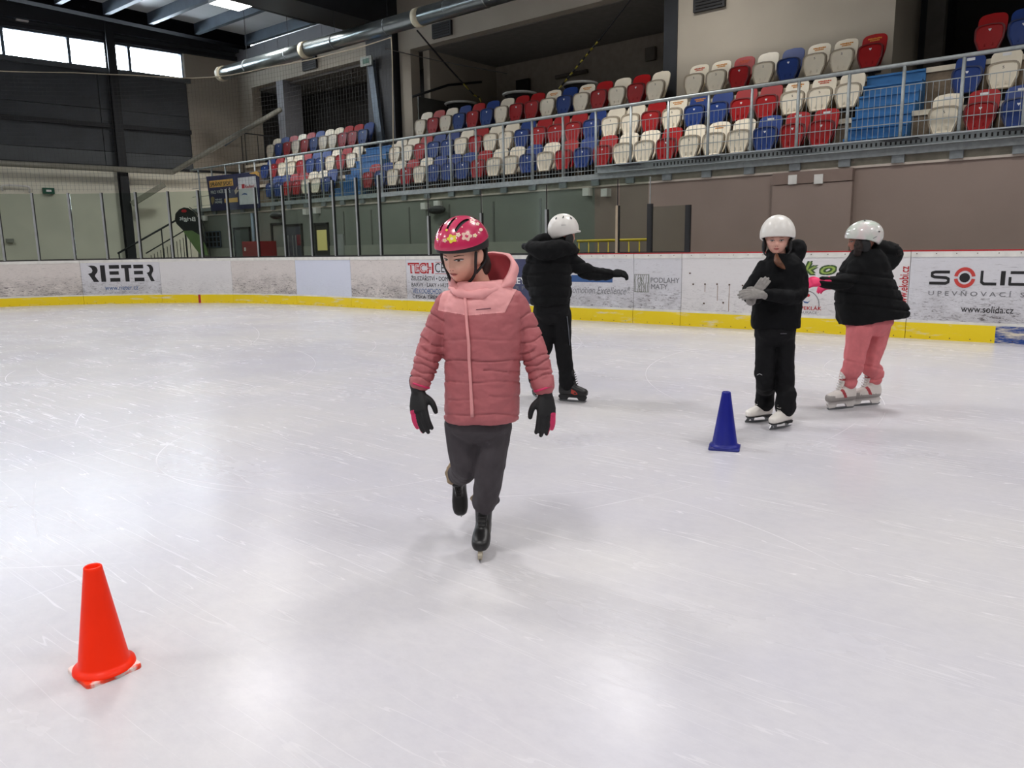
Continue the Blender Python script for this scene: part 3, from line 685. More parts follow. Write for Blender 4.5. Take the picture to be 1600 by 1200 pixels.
# yellow rail behind the low glass
t = thing('yellow_rail', 'yellow guard rail with pickets behind the low glass', 'guard rail', (12.4, 7.4, 0))
ra, rb_ = onS(902, 376, 12.4), onS(1016, 375, 12.4); zr = (ra[2]+rb_[2])/2; M_YEL = P('yellow_paint', (206, 176, 40), .5)
V, F = tube([(12.4, ra[1], zr), (12.4, rb_[1], zr)], .025, 8, 'flat', 1); mesh('top_rail', V, F, M_YEL, t, True)
for y_ in np.arange(rb_[1], ra[1], .22): V, F = tube([(12.4, y_, 0), (12.4, y_, zr)], .013, 6, 'flat', 1); mesh('picket', V, F, M_YEL, t, True)
# dark flag on the walkway and stair rails at the corner
def onF(px, py): return onS(px, py, 12.6)
t = thing('beach_flag', 'black and green feather flag with mirrored white lettering behind the glass', 'flag', onF(316, 400) * [1, 1, 0])
out = [(273, 344), (274, 334), (280, 327), (287, 324), (294, 325), (302, 330), (309, 340), (314, 352), (317, 364), (322, 385), (326, 399), (314, 399), (304, 384), (292, 366), (283, 357), (276, 350)]
cc = onF(300, 362); dn = unit(cc*[1, 1, 0]); pl3 = [onP(x, y, cc, RT*0+HV) for x, y in out]
MB().prism(pl3, None, HV*.012).obj('cloth', P('flag_black', (26, 28, 26), .7), t)
gp = [onP(x, y, cc, HV)-HV*.004 for x, y in ((286, 361), (300, 360), (313, 368), (322, 385), (326, 399), (314, 399), (305, 388))]
MB().prism(gp, None, HV*.003).obj('green_panel', P('flag_green', (98, 122, 74), .7), t)
V, F = tube([onP(329, 401, cc, HV)*[1, 1, 0], onP(329, 401, cc, HV), onP(322, 365, cc, HV), onP(312, 338, cc, HV), onP(296, 324, cc, HV)], .014, 6, 'round', 3); mesh('pole', V, F, M_STEELD, t, True)
def plane_text(parent, body, c4, m, bold=0., shear=0., flip=False, off=np.zeros(3), name='lettering'):
    """c4: world corners top-left, top-right, bottom-right, bottom-left"""
    U, F = text_unit(body, bold, shear); U = U.copy()
    if flip: U[:, 0] = 1-U[:, 0]
    a, b, c, d = [np.asarray(p, float) for p in c4]
    V = [(a*(1-u)+b*u)*v + (d*(1-u)+c*u)*(1-v) + off - HV*dp*2 for u, v, dp in U]
    return mesh(name, V, F, m, parent)
plane_text(t, 'Brigit', [onP(x, y, cc, HV) for x, y in ((280, 338), (305, 339), (306, 348), (281, 346))], M_INKW, .01, flip=True, off=-HV*.008)
plane_text(t, '●', [onP(x, y, cc, HV) for x, y in ((284, 327), (291, 327), (291, 332), (284, 332))], M_INKR, off=-HV*.008) if False else MB().prism([onP(x, y, cc, HV)-HV*.006 for x, y in ((283, 330), (285, 327.5), (290, 327.5), (292, 330), (290, 332), (285, 332))], None, HV*.004).obj('emblem', M_INKR, t)
t = thing('stair_rail', 'dark stair handrail rising behind the glass towards the flag', 'handrail', lw(220, 400)*[1, 1, 0])
L_A = 24.6
for a, b, r in (((184, 396), (300, 330), .03), ((228, 396), (292, 358), .02), ((205, 330), (205, 331), .001)):
    if r < .01: continue
    V, F = tube([onL(*a, L_A), onL(*b, L_A)], r, 8, 'flat', 1); mesh('handrail', V, F, M_STEELD, t, True)
for a in ((186, 395), (252, 358), (287, 338)):
    p = onL(*a, L_A); V, F = tube([p, (p[0], p[1], 0)], .022, 8, 'flat', 1); mesh('post', V, F, M_STEELD, t, True)
bal = MB()
for x in np.arange(236, 300, 5): p = onL(x, 399-(x-236)*.55, L_A+.05); bal.beam((p[0], p[1], max(0, p[2]-1.0)), p, .015, .015)
bal.obj('balusters', M_STEELD, t)['kind'] = 'stuff'
# =================================================================== THE STAND
def st(name, mb, m, label=None, parent=None):
    o = mb.obj(name, m, parent); return o if parent else tag(o, label, kind='structure')
# stairs positions along the rink
NL0, NL1 = 3.12, 4.06                                   # near blue stair
fa, fb = onS(523, 250, 14.0)[1], onS(563, 250, 14.0)[1]; FL0, FL1 = min(fa, fb), max(fa, fb)
LEND = 23.9
def tier(a, b):
    st('floor', MB().box((SW, a, Z1-.02), (14.4, b, Z1)), M_CONCB, 'concrete tier of the stand')
    st('floor', MB().box((14.4, a, Z1-.1), (15.2, b, Z2)), M_CONCB, 'concrete tier of the stand')
    st('floor', MB().box((15.2, a, Z1-.1), (SU, b, Z3)), M_CONCB, 'concrete tier of the stand')
    st('trim_4', MB().box((14.36, a, Z2-.07), (14.46, b, Z2+.012)), M_CREAM); st('trim_4', MB().box((15.16, a, Z3-.07), (15.26, b, Z3+.012)), M_CREAM)
tier(-10, NL0); tier(NL1, FL0); tier(FL1, LEND)
st('floor', MB().box((SU, -10, Z3-.25), (21, LEND+2.3, Z3)), M_CONC, 'gallery floor')
for n, (a, b, lab) in enumerate(((NL0, NL1, 'wide blue stair between the seat blocks near the right edge'), (FL0, FL1, 'far blue stair between the seat blocks'))):
    t = thing('stair', lab, 'stair', (14.4, (a+b)/2, Z1))
    for k in range(8):
        z1 = Z1+.1975*(k+1); s0 = 13.75+.2*k
        MB().box((s0, a, z1-.1975), (15.5 if k == 7 else s0+.2+.02, b, z1)).box((s0-.025, a-.0, z1-.035), (s0, b, z1)).obj('step', M_BLUE, t)
        if k: MB().box((s0+.02, a, Z1), (s0+.2, b, z1-.1975)).obj('riser_core', M_BLUE, t)
    MB().box((15.36, a, Z1), (SU-.35, b, Z3)).obj('landing', M_BLUE, t)
# ---- upper walls
st('wall_stand', MB().box((SU, 3.95, Z3), (SU+2.0, 8.39, 8.75)), M_BEIGE, 'plain beige wall behind the top row of seats')
st('trim_5', MB().box((SU-.05, 3.97, Z3), (SU, 8.3, Z3+.28)), M_BEIGE)
st('column', MB().box((SU-.03, 8.39, Z3), (SU+.28, 8.72, 8.75)), M_STEELD, 'dark column at the edge of the recess')
st('wall_stand', MB().box((SU, 8.72, 6.96), (SU+.35, 17.35, 8.75)), M_BEIGE, 'beige beam over the recess')
st('column', MB().box((SU, 16.86, Z3), (SU+.35, 17.32, 6.96)), M_BEIGE, 'beige pillar at the left of the recess')
st('wall_stand', MB().box((19.65, 8.0, Z3), (19.9, 17.5, 7.3)), P('recess_wall', (150, 140, 126), .85), 'back wall of the recess')
st('wall_stand', MB().box((SU+.35, 16.45, Z3), (19.65, 16.7, 7.3)), M_BEIGE, 'side wall of the recess')
st('ceiling', MB().box((SU+.3, 8.0, 6.94), (19.9, 26.2, 7.1)), P('recess_ceiling', (112, 108, 102), .9), 'ceiling of the recess')
st('wall_stand', MB().box((SU+.02, 18.5, 7.02), (SU+.35, 25.95, 7.75)), M_BEIGE, 'beige beam over the far bay')
pw = bpy.data.objects.new('wall_stand', None); COL.objects.link(pw); tag(pw, 'white panel wall above the duct', kind='structure')
for a, b in ((18.5, 19.9), (19.9, 20.9), (20.9, 23.3), (23.3, 24.1), (24.1, 25.95)): MB().box((SU+.05, a+.008, 7.75), (SU+.3, b-.008, 8.4)).obj('wall_panel', M_PANELW, pw)
st('column', MB().box((SU, 24.95, Z3), (SU+.35, 26.3, 7.02)), M_BEIGE, 'beige pier at the end of the far bay')
st('column', MB().box((SU+.02, 23.12, Z3), (SU+.75, 23.5, 7.02)), M_PANELW, 'pale pillar in the far bay')
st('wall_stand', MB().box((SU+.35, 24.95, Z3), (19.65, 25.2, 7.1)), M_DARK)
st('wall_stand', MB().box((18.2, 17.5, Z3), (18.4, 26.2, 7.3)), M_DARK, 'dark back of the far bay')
# dark portal frame: column and beam across the hall
t = bpy.data.objects.new('column', None); COL.objects.link(t); tag(t, 'dark steel portal between the two bays', kind='structure')
MB().box((SU-.2, 17.4, Z3), (SU+.4, 18.55, 8.75)).obj('column_shaft', M_STEELD, t)
a0, a1 = onS(579, 96, SU-.3), onS(598, 221, SU-.3); MB().beam((SU-.28, a0[1], a0[2]), (SU-.28, a1[1]+.05, Z3), .24, .12, (1, 0, 0)).obj('column_flange', M_STEELB, t)
b_ = MB(); b_.box((-20, 17.35, 7.6), (SU, 18.6, 8.75)); o = b_.obj('beam', M_STEELD); tag(o, 'dark box beam spanning the hall under the roof', kind='structure')
# right recess
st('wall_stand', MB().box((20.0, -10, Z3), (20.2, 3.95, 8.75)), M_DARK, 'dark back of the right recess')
st('wall_stand', MB().box((SU+2.0, 3.6, Z3), (20, 3.95, 8.75)), M_STEELD)
p = onS(1462, 50, SU+1.6); st('column', MB().box((SU+1.5, p[1]-.16, Z3), (SU+1.75, p[1]+.16, 8.75)), P('recess_strip', (74, 70, 64), .8))
# hall shell behind the viewer and roof
M_SHELL = P('shell_grey', (120, 118, 116), .8)
st('wall_side', MB().box((-20.2, -38, -.1), (-20, 36, 8.75)), M_SHELL); st('wall_back', MB().box((-20, -38.2, -.1), (21, -38, 8.75)), M_SHELL)
st('wall_stand', MB().box((20.2, -38, -.1), (20.4, 27, 8.75)), M_SHELL); st('wall_stand', MB().box((SW, -38, -.1), (SW+.25, -20, 2.44)), M_PINK)
ZR = 8.72
roof = bpy.data.objects.new('ceiling', None); COL.objects.link(roof); roof.location = (0, 0, ZR); tag(roof, 'white roof sheets between steel purlins', kind='structure')
PS = [16.2, 14.35, 12.8, 11.45] + [10.1 - 1.4*k for k in range(0, 22)]
base = MB().box((.006, .01, 0), (1, 7.19, .06)).obj('roof_sheet', M_ROOFP, roof); base.location = (0, 0, 0); me_ = base.data; me_.transform(Matrix.Translation((0, 0, ZR)))
first = True
for i in range(len(PS)-1):
    for k in range(9):
        l0 = 24.9 - 7.2*(k+1)
        q = base if first else base.copy()
        if not first: COL.objects.link(q)
        first = False
        q.location = (PS[i+1], l0, 0); q.scale = (PS[i]-PS[i+1], 1, 1)
for s in PS:
    o = MB().beam((s, -38, 8.56), (s, 24.9, 8.56), .15, .34).obj('roof_beam', M_STEELB); tag(o, kind='structure')
eb = MB().box((-20, 24.9, 8.34), (16.35, 25.3, 8.8)).obj('roof_beam', P('edge_beam_black', (14, 15, 18), .95, spec=.05)); tag(eb, 'dark edge beam at the end of the roof sheets', kind='structure')
cv = [(-20, -38), (20.3, -38), (20.3, 25.6)] + [tuple((LW0 - LWD*36)[:2])] 
st('ceiling', MB().prism([(x, y, 8.8) for x, y in cv], None, (0, 0, .1)), M_CLAD)
# ---- duct along the stand
SD = 14.0; ZD = 6.83; M_DUCT = P('duct_zinc', (138, 146, 146), .28, .9, .12, 3)
t = thing('ventilation_duct', 'long shiny round metal duct hanging above the stand', 'duct', (SD, 18, ZD))
LA, LB, LC = onS(348, 116, SD)[1], onS(478, 78, SD)[1], onS(655, 27, SD)[1]
def duct(a, b, n, name, corr=0):
    pts = []; rad = []
    for k in range(n+1):
        pts.append((SD, a+(b-a)*k/n, ZD)); rad.append(.2 + (.012 if (corr and k % 2) else 0))
    V, F = tube(pts, rad, 24, 'flat', 1); return mesh(name, V, F, M_DUCT, t, True)
duct(LA, LB, 2, 'duct_section'); duct(LB, LC, 2, 'duct_section'); duct(LC, LC-2.2, 60, 'spiral_section', 1); duct(LC-2.2, 4, 2, 'duct_section')
for q in (LA, LB, LC):
    V, F = tube([(SD, q+.1, ZD), (SD, q-.1, ZD)], .225, 20, 'flat', 1); mesh('clamp_ring', V, F, P('clamp_ivory', (204, 194, 166), .5), t, True)
for q in np.arange(LA-1.4, 6, -2.1):
    V, F = tube([(SD, q, ZD+.2), (SD, q, 8.45)], .008, 6, 'flat', 1); mesh('hanger', V, F, M_STEELD, t)
    V, F = tube([(SD, q+.02, ZD), (SD, q-.02, ZD)], .206, 20, 'flat', 1); mesh('seam_band', V, F, M_GALVD, t, True)
# ---- vents, exit sign, recess fittings
for (x, y, lab) in ((483, 99, 'black square grille on the beam over the far bay'), (690, 46, 'black square grille on the beam over the recess'), (1108, 0, 'black square grille high on the beige wall')):
    p = onS(x, y, SU-.06); t = thing('wall_vent', lab, 'vent', p); MB().box((SU-.08, p[1]-.36, p[2]-.19), (SU, p[1]+.36, p[2]+.19)).obj('frame', M_BLACK, t)
    s_ = MB()
    for k in range(5): s_.box((SU-.1, p[1]-.3, p[2]-.14+.065*k), (SU-.08, p[1]+.3, p[2]-.115+.065*k))
    s_.obj('slats', M_DARK, t)
p = onS(574, 96, SU-.36); t = thing('exit_sign', 'green exit sign on the dark portal column', 'sign', p); MB().box((p[0]-.06, p[1]-.25, p[2]-.13), (p[0], p[1]+.25, p[2]+.13)).obj('housing', P('sign_grey', (150, 158, 150), .5), t)
MB().box((p[0]-.065, p[1]-.14, p[2]-.07), (p[0]-.06, p[1]+.14, p[2]+.07)).obj('pictogram', M_EXIT, t)
for (x, y, s, w, h, lab) in ((819, 134, 19.6, .5, .35, 'dark wall box on the recess back wall above the middle table'), (1018, 85, 19.6, .3, .34, 'grey switch panel on the recess back wall')):
    p = onS(x, y, s); o = MB().box((s-.1, p[1]-w/2, p[2]-h/2), (s, p[1]+w/2, p[2]+h/2)).obj('wall_box', M_DARK if 'dark' in lab else P('panel_brown', (96, 88, 78), .6)); tag(o, lab, 'box')
p0, p1 = onS(868, 121, 19.5), onS(918, 111, 19.5); o = MB().beam(p0, p1, .08, .1).obj('wall_rail', P('rail_brown', (70, 60, 50), .6)); tag(o, 'thin dark rail on the recess back wall', 'rail')
V, F = tube([onL(645, 151, 16.4), onL(700, 133, 16.4), onL(752, 128, 16.4)], .035, 8, 'flat', 1); o = mesh('conduit', V, F, M_STEELD, None, True); tag(o, 'black conduit along the recess side wall', 'conduit')
la = onL(652, 148, 16.44); lb = onL(752, 128, 16.44); o = MB().box((la[0], 16.4, la[2]-.75), (lb[0], 16.44, la[2]-.05)).obj('wall_board', P('board_grey_dark', (74, 74, 70), .7)); tag(o, 'grey board under the conduit on the recess side wall', 'panel')
for k, (x, y, lab) in enumerate(((720, 162, 'round bar table at the left behind the top row'), (812, 147, 'round bar table in the middle behind the top row'), (906, 132, 'round bar table at the right behind the top row'))):
    p = onS(x, y, 17.25); t = thing('bar_table', lab, 'table', (p[0], p[1], Z3), 'round tables on the gallery')
    V, F = loft([((p[0], p[1], p[2]+z), RT*r, HV*r, 2) for z, r in ((-.05, .44), (-.03, .47), (.0, .48), (.012, .47))], 32); mesh('table_top', V, F, P('table_white', (206, 206, 202), .35), t, False)
    V, F = loft([((p[0], p[1], p[2]+z), RT*r, HV*r, 2) for z, r in ((-.16, .34), (-.06, .40), (-.051, .42))], 24); mesh('under_tray', V, F, M_BLACK, t)
    for a in range(3):
        q = np.array([p[0]+.25*math.cos(a*2.1+.4), p[1]+.25*math.sin(a*2.1+.4), 0]); V, F = tube([q+[0, 0, Z3], q+[0, 0, p[2]-.04]], .03, 8, 'flat', 1); mesh('leg', V, F, M_ALU, t, True)
# cords
def cord(name, label, pts, r, m, sub=3):
    V, F = tube(pts, r, 7, 'round', sub); o = mesh(name, V, F, m, None, True); return tag(o, label, 'cord')
def stripes(name, label, pts, r, m1, m2, n):
    C = catmull(np.array(pts), 4); L_ = np.linspace(0, len(C)-1, n+1); t = thing(name, label, 'cord', C[0])
    for i in range(n):
        a, b = L_[i], L_[i+1]; g = lambda x: C[min(int(x), len(C)-2)]*(1-(x-min(int(x), len(C)-2))) + C[min(int(x), len(C)-2)+1]*(x-min(int(x), len(C)-2))
        V, F = tube([g(a), g(b)], r, 6, 'flat', 1); mesh('segment', V, F, (m1, m2)[i % 2], t, True)
M_BYE = P('cord_yellow', (150, 136, 40), .6)
cord('support_cable', 'black cable slanting down from the duct clamp to the recess', [onS(652, 48, 14.2), onS(690, 93, 15.6), onS(715, 121, 16.4)], .022, M_BLACK)
stripes('barrier_tape', 'black and yellow tape hanging left of the middle table', [onS(715, 121, 16.4), onS(740, 148, 17), onS(752, 160, 17.2), onS(752, 160, 17.2)*[1, 1, 0]+[0, 0, Z3]], .022, M_BLACK, M_BYE, 9)
stripes('barrier_tape', 'black and yellow tape hanging between the middle and right tables', [onS(938, 60, 16.4), onS(905, 100, 16.6), onS(870, 143, 16.8)], .024, M_BLACK, M_BYE, 17)
cord('support_cable', 'thin dark cable above the right yellow tape', [onS(985, 0, 16), onS(960, 32, 16.2), onS(938, 60, 16.4)], .014, M_BLACK)
cord('support_cable', 'long thin cable from the duct rope into the recess', [onS(602, 76, 14.0), onS(690, 96, 15.5), onS(792, 115, 17)], .012, P('cord_grey', (80, 78, 74), .7))
# ---- railing
SR = SW-.04
ps = [onS(x, y, SR)[1] for x, y in ((1556, 100), (1409, 150), (1272, 170), (1126, 190), (994, 210), (882, 225), (787, 235), (699, 250), (624, 260))]
pit = np.polyfit(np.arange(len(ps)), ps, 1)
t = thing('grandstand_railing', 'long galvanised railing with wire infill in front of the seats', 'railing', (SR, 10, Z1))
V, F = tube([(SR, -6, 3.9), (SR, 23.9, 3.9)], .032, 10, 'flat', 1); mesh('top_rail', V, F, M_GALV, t, True)
half = pit[0]/2
PL = [pit[1]+half*k for k in range(-8, 40) if pit[1]+half*k < 23.95]
for y_ in PL:
    V, F = tube([(SR, y_, 2.5), (SR, y_, 3.88)], .026, 8, 'flat', 1); mesh('post', V, F, M_GALV, t, True)
    MB().box((SR-.03, y_-.09, 2.47), (SR+.03, y_+.09, 2.66)).obj('base_plate', M_GALVD, t)
for z in (3.6, 3.32, 3.06, 2.77): MB().box((SR-.006, -6, z-.006), (SR+.006, 23.9, z+.006)).obj('cross_wire', M_GALV, t)
MB().box((SR-.05, -6, 2.585), (SR+.02, 23.9, 2.69)).obj('bottom_rail', M_GALV, t)
wm = MB()
for y_ in np.arange(-3, 19.9, .08): wm.box((SR-.003, y_-.003, 2.69), (SR+.003, y_+.003, 3.6))
wm.obj('wire_infill', M_GALV, t)['kind'] = 'stuff'
LT = 8.42
t = thing('cable_tray', 'perforated steel cable tray along the foot of the railing', 'cable tray', (SR-.08, 3, 2.7))
MB().box((SR-.16, -6, 2.815), (SR-.056, LT, 2.835)).obj('upper_lip', P('tray_bright', (190, 196, 198), .4, .5), t); MB().box((SR-.066, -6, 2.69), (SR-.056, LT, 2.815)).obj('back_plate', M_GALV, t); MB().box((SR-.16, -6, 2.685), (SR-.056, LT, 2.7)).obj('lower_lip', M_GALV, t)
sl = MB()
for y_ in np.arange(-2, LT-1.2, .07): sl.box((SR-.069, y_-.012, 2.735), (SR-.066, y_+.012, 2.79))
sl.obj('slots', M_DARK, t)['kind'] = 'stuff'
for y_ in PL[::2]:
    if y_ < LT: MB().prism([(SR-.172, y_+.3, 2.81), (SR-.172, y_-.28, 2.81), (SR-.172, y_-.34, 2.77), (SR-.172, y_+.1, 2.77)], None, (.01, 0, 0)).obj('bracket', M_STEELD, t)
# ---- banner on the railing
SBN = SR-.09
def ob(x, y, d=0.): return onS(x, y, SBN-d)
t = thing('sport_banner', 'navy banner with yellow and white lettering hung on the railing end', 'banner', ob(365, 300))
c4 = [ob(322, 276), ob(404, 268), ob(406, 325), ob(330, 330)]
MB().prism(c4, None, (.02, 0, 0)).obj('cloth', P('banner_navy', (30, 32, 74), .6), t)
MB().prism([ob(x, y, .004) for x, y in ((371.5, 278), (399, 275), (403.5, 318), (374.5, 320))], None, (.003, 0, 0)).obj('white_panel', P('banner_white', (214, 214, 214), .6), t)
MB().prism([ob(x, y, .004) for x, y in ((326.5, 283), (363.5, 279), (364.5, 290), (327.5, 293.5))], None, (.003, 0, 0)).obj('yellow_strip', M_INKY, t)
MB().prism([ob(x, y, .004) for x, y in ((350.5, 310.5), (371, 308.5), (371.5, 315.5), (351, 317))], None, (.003, 0, 0)).obj('yellow_strip', M_INKY, t)
pt_ = lambda s, q, m, b=.01: plane_text(t, s, [ob(x, y, .008) for x, y in q], m, b)
pt_('SPRÁVNÝ SPORT', ((328.5, 284), (362, 281), (363, 288.5), (329, 292)), M_INK, .02)
pt_('PRO VAŠE DÍTĚ', ((329, 296.5), (359.5, 293), (360.5, 300.5), (330, 303.5)), M_INKW, .01)
pt_('POJĎ HRÁT', ((336, 310.5), (347, 309.5), (347, 313), (336, 314)), M_INKW, .015); pt_('HOKEJ', ((336, 314.5), (347, 313.5), (347, 318), (336, 319)), M_INKW, .02)
pt_('Kaufland', ((383, 289), (397, 288), (397, 293), (383, 294)), M_INKR, .01); MB().prism([ob(x, y, .008) for x, y in ((377.5, 288), (382, 287.5), (382, 294), (378, 294.5))], None, (.003, 0, 0)).obj('logo_square', M_INKR, t)
MB().prism([ob(x, y, .008) for x, y in ((377.5, 305.5), (378.5, 303), (382, 301.5), (385.5, 302.5), (386.5, 305), (384, 304), (380, 304))], None, (.003, 0, 0)).obj('logo_arch', M_INKB, t)
MB().prism([ob(x, y, .008) for x, y in ((329.5, 309), (332, 307), (335, 309), (334.5, 315), (332, 320), (330, 315))], None, (.003, 0, 0)).obj('crest', P('crest_gold', (150, 128, 84), .5), t)
MB().prism([ob(x, y, .006) for x, y in ((389, 270.5), (395, 269), (400, 267), (404, 269), (405, 276), (402, 274.5), (399, 272), (392, 272))], None, (.004, 0, 0)).obj('yellow_swoosh', M_INKY, t)
MB().prism([ob(x, y, .006) for x, y in ((366, 298), (371, 291), (370, 297), (374, 296), (368, 304))], None, (.003, 0, 0)).obj('spark', P('spark_cream', (200, 180, 160), .6), t)
# ---- seats
SEATC = {'red': P('seat_red', (158, 10, 14), .42, 0, .08, spec=.3), 'blue': P('seat_blue', (26, 56, 122), .42, 0, .08, spec=.3), 'white': P('seat_white', (230, 220, 198), .42, 0, .05)}
RIM_SHADE = {'red': P('seat_red_rim_shade', (96, 8, 12), .5), 'blue': P('seat_blue_rim_shade', (16, 32, 74), .5), 'white': P('seat_white_rim_shade', (148, 136, 116), .5)}  # shading of the raised pan rims, painted in as darker seat colours
def outline(z0, z1, w0, w1, n=5, r=.09, belly=.0):
    """half widths w0 at the bottom and w1 at the top, rounded upper corners; returns (y, z) ring"""
    pts = [(-w0, z0), (w0, z0)]
    zs = z0+(z1-z0)*.62; pts += [(w1*.93+w0*.07, zs-.08), (w1, zs+.02)]
    for a in np.linspace(0, 90, n): pts.append((w1-r+r*math.cos(math.radians(a)), z1-r+r*math.sin(math.radians(a))))
    left = [(-y, z) for y, z in pts[2:]][::-1]
    return pts[:2] + pts[2:] + [(0, z1+.012)] + left
def plate(ring, x0, x1, lean0, lean1, zr, inset=None):
    """ring extruded along x (depth); lean shifts x with height"""
    n = len(ring); z0, z1 = zr
    def X(z, x): return x + lean0 + (lean1-lean0)*(z-z0)/(z1-z0)
    V = [(X(z, x0), y, z) for y, z in ring] + [(X(z, x1), y, z) for y, z in ring]; F = [(i, n+i, n+(i+1) % n, (i+1) % n) for i in range(n)]
    F.append(tuple(range(n, 2*n))[::-1])
    if inset is None: F.append(tuple(range(n)))
    else:
        cy = 0; cz = (z0+z1)/2
        for sc, dx in inset:
            k = len(V); V += [(X(cz+(z-cz)*sc[1], x0+dx), y*sc[0], cz+(z-cz)*sc[1]) for y, z in ring]
        a = 2*n
        F += [(i, (i+1) % n, a+(i+1) % n, a+i) for i in range(n)]
        for q in range(len(inset)-1): F += [(a+q*n+i, a+q*n+(i+1) % n, a+(q+1)*n+(i+1) % n, a+(q+1)*n+i) for i in range(n)]
        F.append(tuple(a+(len(inset)-1)*n+i for i in range(n)))
    return V, F
pan_ring = outline(0, .42, .145, .222); back_ring = outline(.06, .64, .15, .215, r=.10)
V1, F1 = plate(pan_ring, 0, .06, 0, .05, (0, .42), inset=[((.87, .91), -.002), ((.81, .86), .013)])
V2, F2 = plate(back_ring, .17, .20, 0, .17, (.06, .64))
heart = [(0, -.022), (.022, .006), (.02, .02), (.008, .022), (0, .012), (-.008, .022), (-.02, .02), (-.022, .006)]
def proto(col):
    t = thing('stadium_seat', '', 'seat', (0, 0, 0))
    n = len(pan_ring); rimf = [1 if (i < n or 2*n > i >= n+1) else 0 for i in range(len(F1))]
    fm = [0]*len(F1)
    for i in range(n): fm[i] = 1
    for i in range(n+1, 2*n+1): fm[i] = 1
    mesh('seat_pan', V1, F1, [SEATC[col], RIM_SHADE[col]], t, False, fm); mesh('backrest', V2, F2, [SEATC[col]], t)
    mx = lambda z: .012+.05*z/.42
    if col != 'white': mesh('emblem', [(mx(.33)-.003, y, .33+z) for y, z in heart], [tuple(range(8))], M_INKW, t)
    else:
        U, F = text_unit('5'); mesh('number', [(mx(.33)-.003, .014-u*.028, .315+v*.04) for u, v, dp in U], F, M_INK, t)
    for sy in (-.055, .055): MB().box((.0+mx(.09)-.012, sy-.012, .07), (mx(.09)+.01, sy+.012, .115)).obj('hinge_lug', SEATC[col], t)
    MB().box((.06, -.12, -.04), (.40, .12, .02)).box((.2, -.05, -.26), (.26, .05, -.04)).obj('bracket', M_STEELD, t)
    return t
PROTO = {c: None for c in SEATC}
CN = {'W': 'white', 'R': 'red', 'B': 'blue'}
M_ADV = [P('advert_orange', (214, 140, 44), .5), P('advert_red', (206, 84, 50), .5)]
def adbars(t, m, two=True):
    b = MB(); n = 7
    X = lambda z: .17-.004 + .17*(z-.06)/.58
    for row, w in (((.565, .12), (.53, .085)) if two else ((.55, .1),)):
        z, hw = row, w
        for k in range(n):
            y0 = -hw+2*hw*k/n; b.box((X(z), y0+.002, z-.012), (X(z)+.003, y0+2*hw/n-.003, z+.010+.004*((k*3) % 2)))
    o = b.obj('advert_print', m)
    o.data.transform(Matrix.Identity(4)); o.parent = t; return o
def stick(t, m=M_INKW):
    X = lambda z: .17-.004 + .17*(z-.06)/.58
    o = MB().box((X(.57), -.06, .55), (X(.57)+.003, .06, .60)).obj('sticker', m); o.parent = t
    o = MB().box((X(.575)-.001, -.035, .563), (X(.575)+.002, .035, .585)).obj('sticker_print', M_INK); o.parent = t
def row_line(pxs, S, z):
    Ls = [onS(x, y, S)[1] for x, y in pxs]; return Ls
ROWS = {1: (14.0, Z1+.34, 'front row'), 2: (14.8, Z2+.26, 'middle row'), 3: (15.6, Z3+.24, 'top row')}
def ord_(n): return ORD[n]
def seat_row(row, sec, x_first, x_last, cols, ads=None):
    S, zb, rn = ROWS[row]; zc = zb+.21
    def Lpx(px):
        y = 200.
        for _ in range(6):
            p = onS(px, y, S); y -= (zc-p[2])*900/np.dot(p, HV) * .9
        return onS(px, y, S)[1]
    a, b = Lpx(x_first), Lpx(x_last); n = len(cols); step = (b-a)/(n-1) if n > 1 else 0
    for i, c in enumerate(cols):
        loc = (S, a+step*i, zb); col = CN[c]
        if PROTO[col] is None: t = PROTO[col] = proto(col); t.location = loc
        else: t = clone_tree(PROTO[col], loc)
        t['label'] = '%s stadium seat, %s from the left, %s %s' % (col, ord_(i), rn, sec); t['group'] = '%s seats %s' % (rn, sec)
        if ads and ads[i] != '-':
            AD.append((t, ads[i]))
AD = []
A_, B_, C_, D_ = 'left of the far stair', 'between the two blue stairs', 'against the beige wall', 'right of the near stair'
seat_row(3, A_, 421, 565, 'WBRWRBWWRRB')
seat_row(3, 'below the recess', 655, 1022, 'WRWBRBWRRWBWRWRW', '---------y y----'.replace(' ', '-'))
seat_row(3, C_, 1082, 1358, 'WWRWBWWR', 'ryr--yyy')
seat_row(3, D_, 1545, 1598, 'RB')
seat_row(2, A_, 412, 547, 'BRWWRBBWRW')
seat_row(2, B_, 615, 1323, 'WWRBBWRWWBRRRBWWRWBBRRWWW', '-----------------yy---yr-')
seat_row(2, D_, 1509, 1566, 'BW', 'ss')
seat_row(1, A_, 420, 507, 'BBRRWWB')
seat_row(1, B_, 573, 1281, 'RBWRWBBBRWWBWRBRWWRWWWBRR', '--------------------y-sss'[:25])
seat_row(1, D_, 1473, 1590, 'WRB', 'sss')
# print on backrests goes on last, so that copies of a seat never inherit it
for t, k in AD:
    if k == 's': stick(t, M_INKW)
    else: adbars(t, M_ADV[0] if k == 'y' else M_ADV[1])
# ---- gallery stair rail at the far end
t = thing('gallery_rail', 'dark handrail of the gallery stair at the far end of the stand', 'handrail', onL(380, 210, 24.2))
for a, b, r in (((302, 262), (380, 208), .028), ((380, 208), (432, 214), .02)):
    V, F = tube([onS(*a, 15.2), onS(*b, 16.0)], r, 8, 'flat', 1); mesh('handrail', V, F, M_STEELB if r > .025 else M_STEELD, t, True)
for x, y in ((382, 208), (377, 212), (402, 212), (412, 213), (420, 214)):
    p = onS(x, y, 16.0); V, F = tube([(p[0], p[1], Z3-.6), p], .014, 6, 'flat', 1); mesh('baluster', V, F, M_STEELD, t, True)
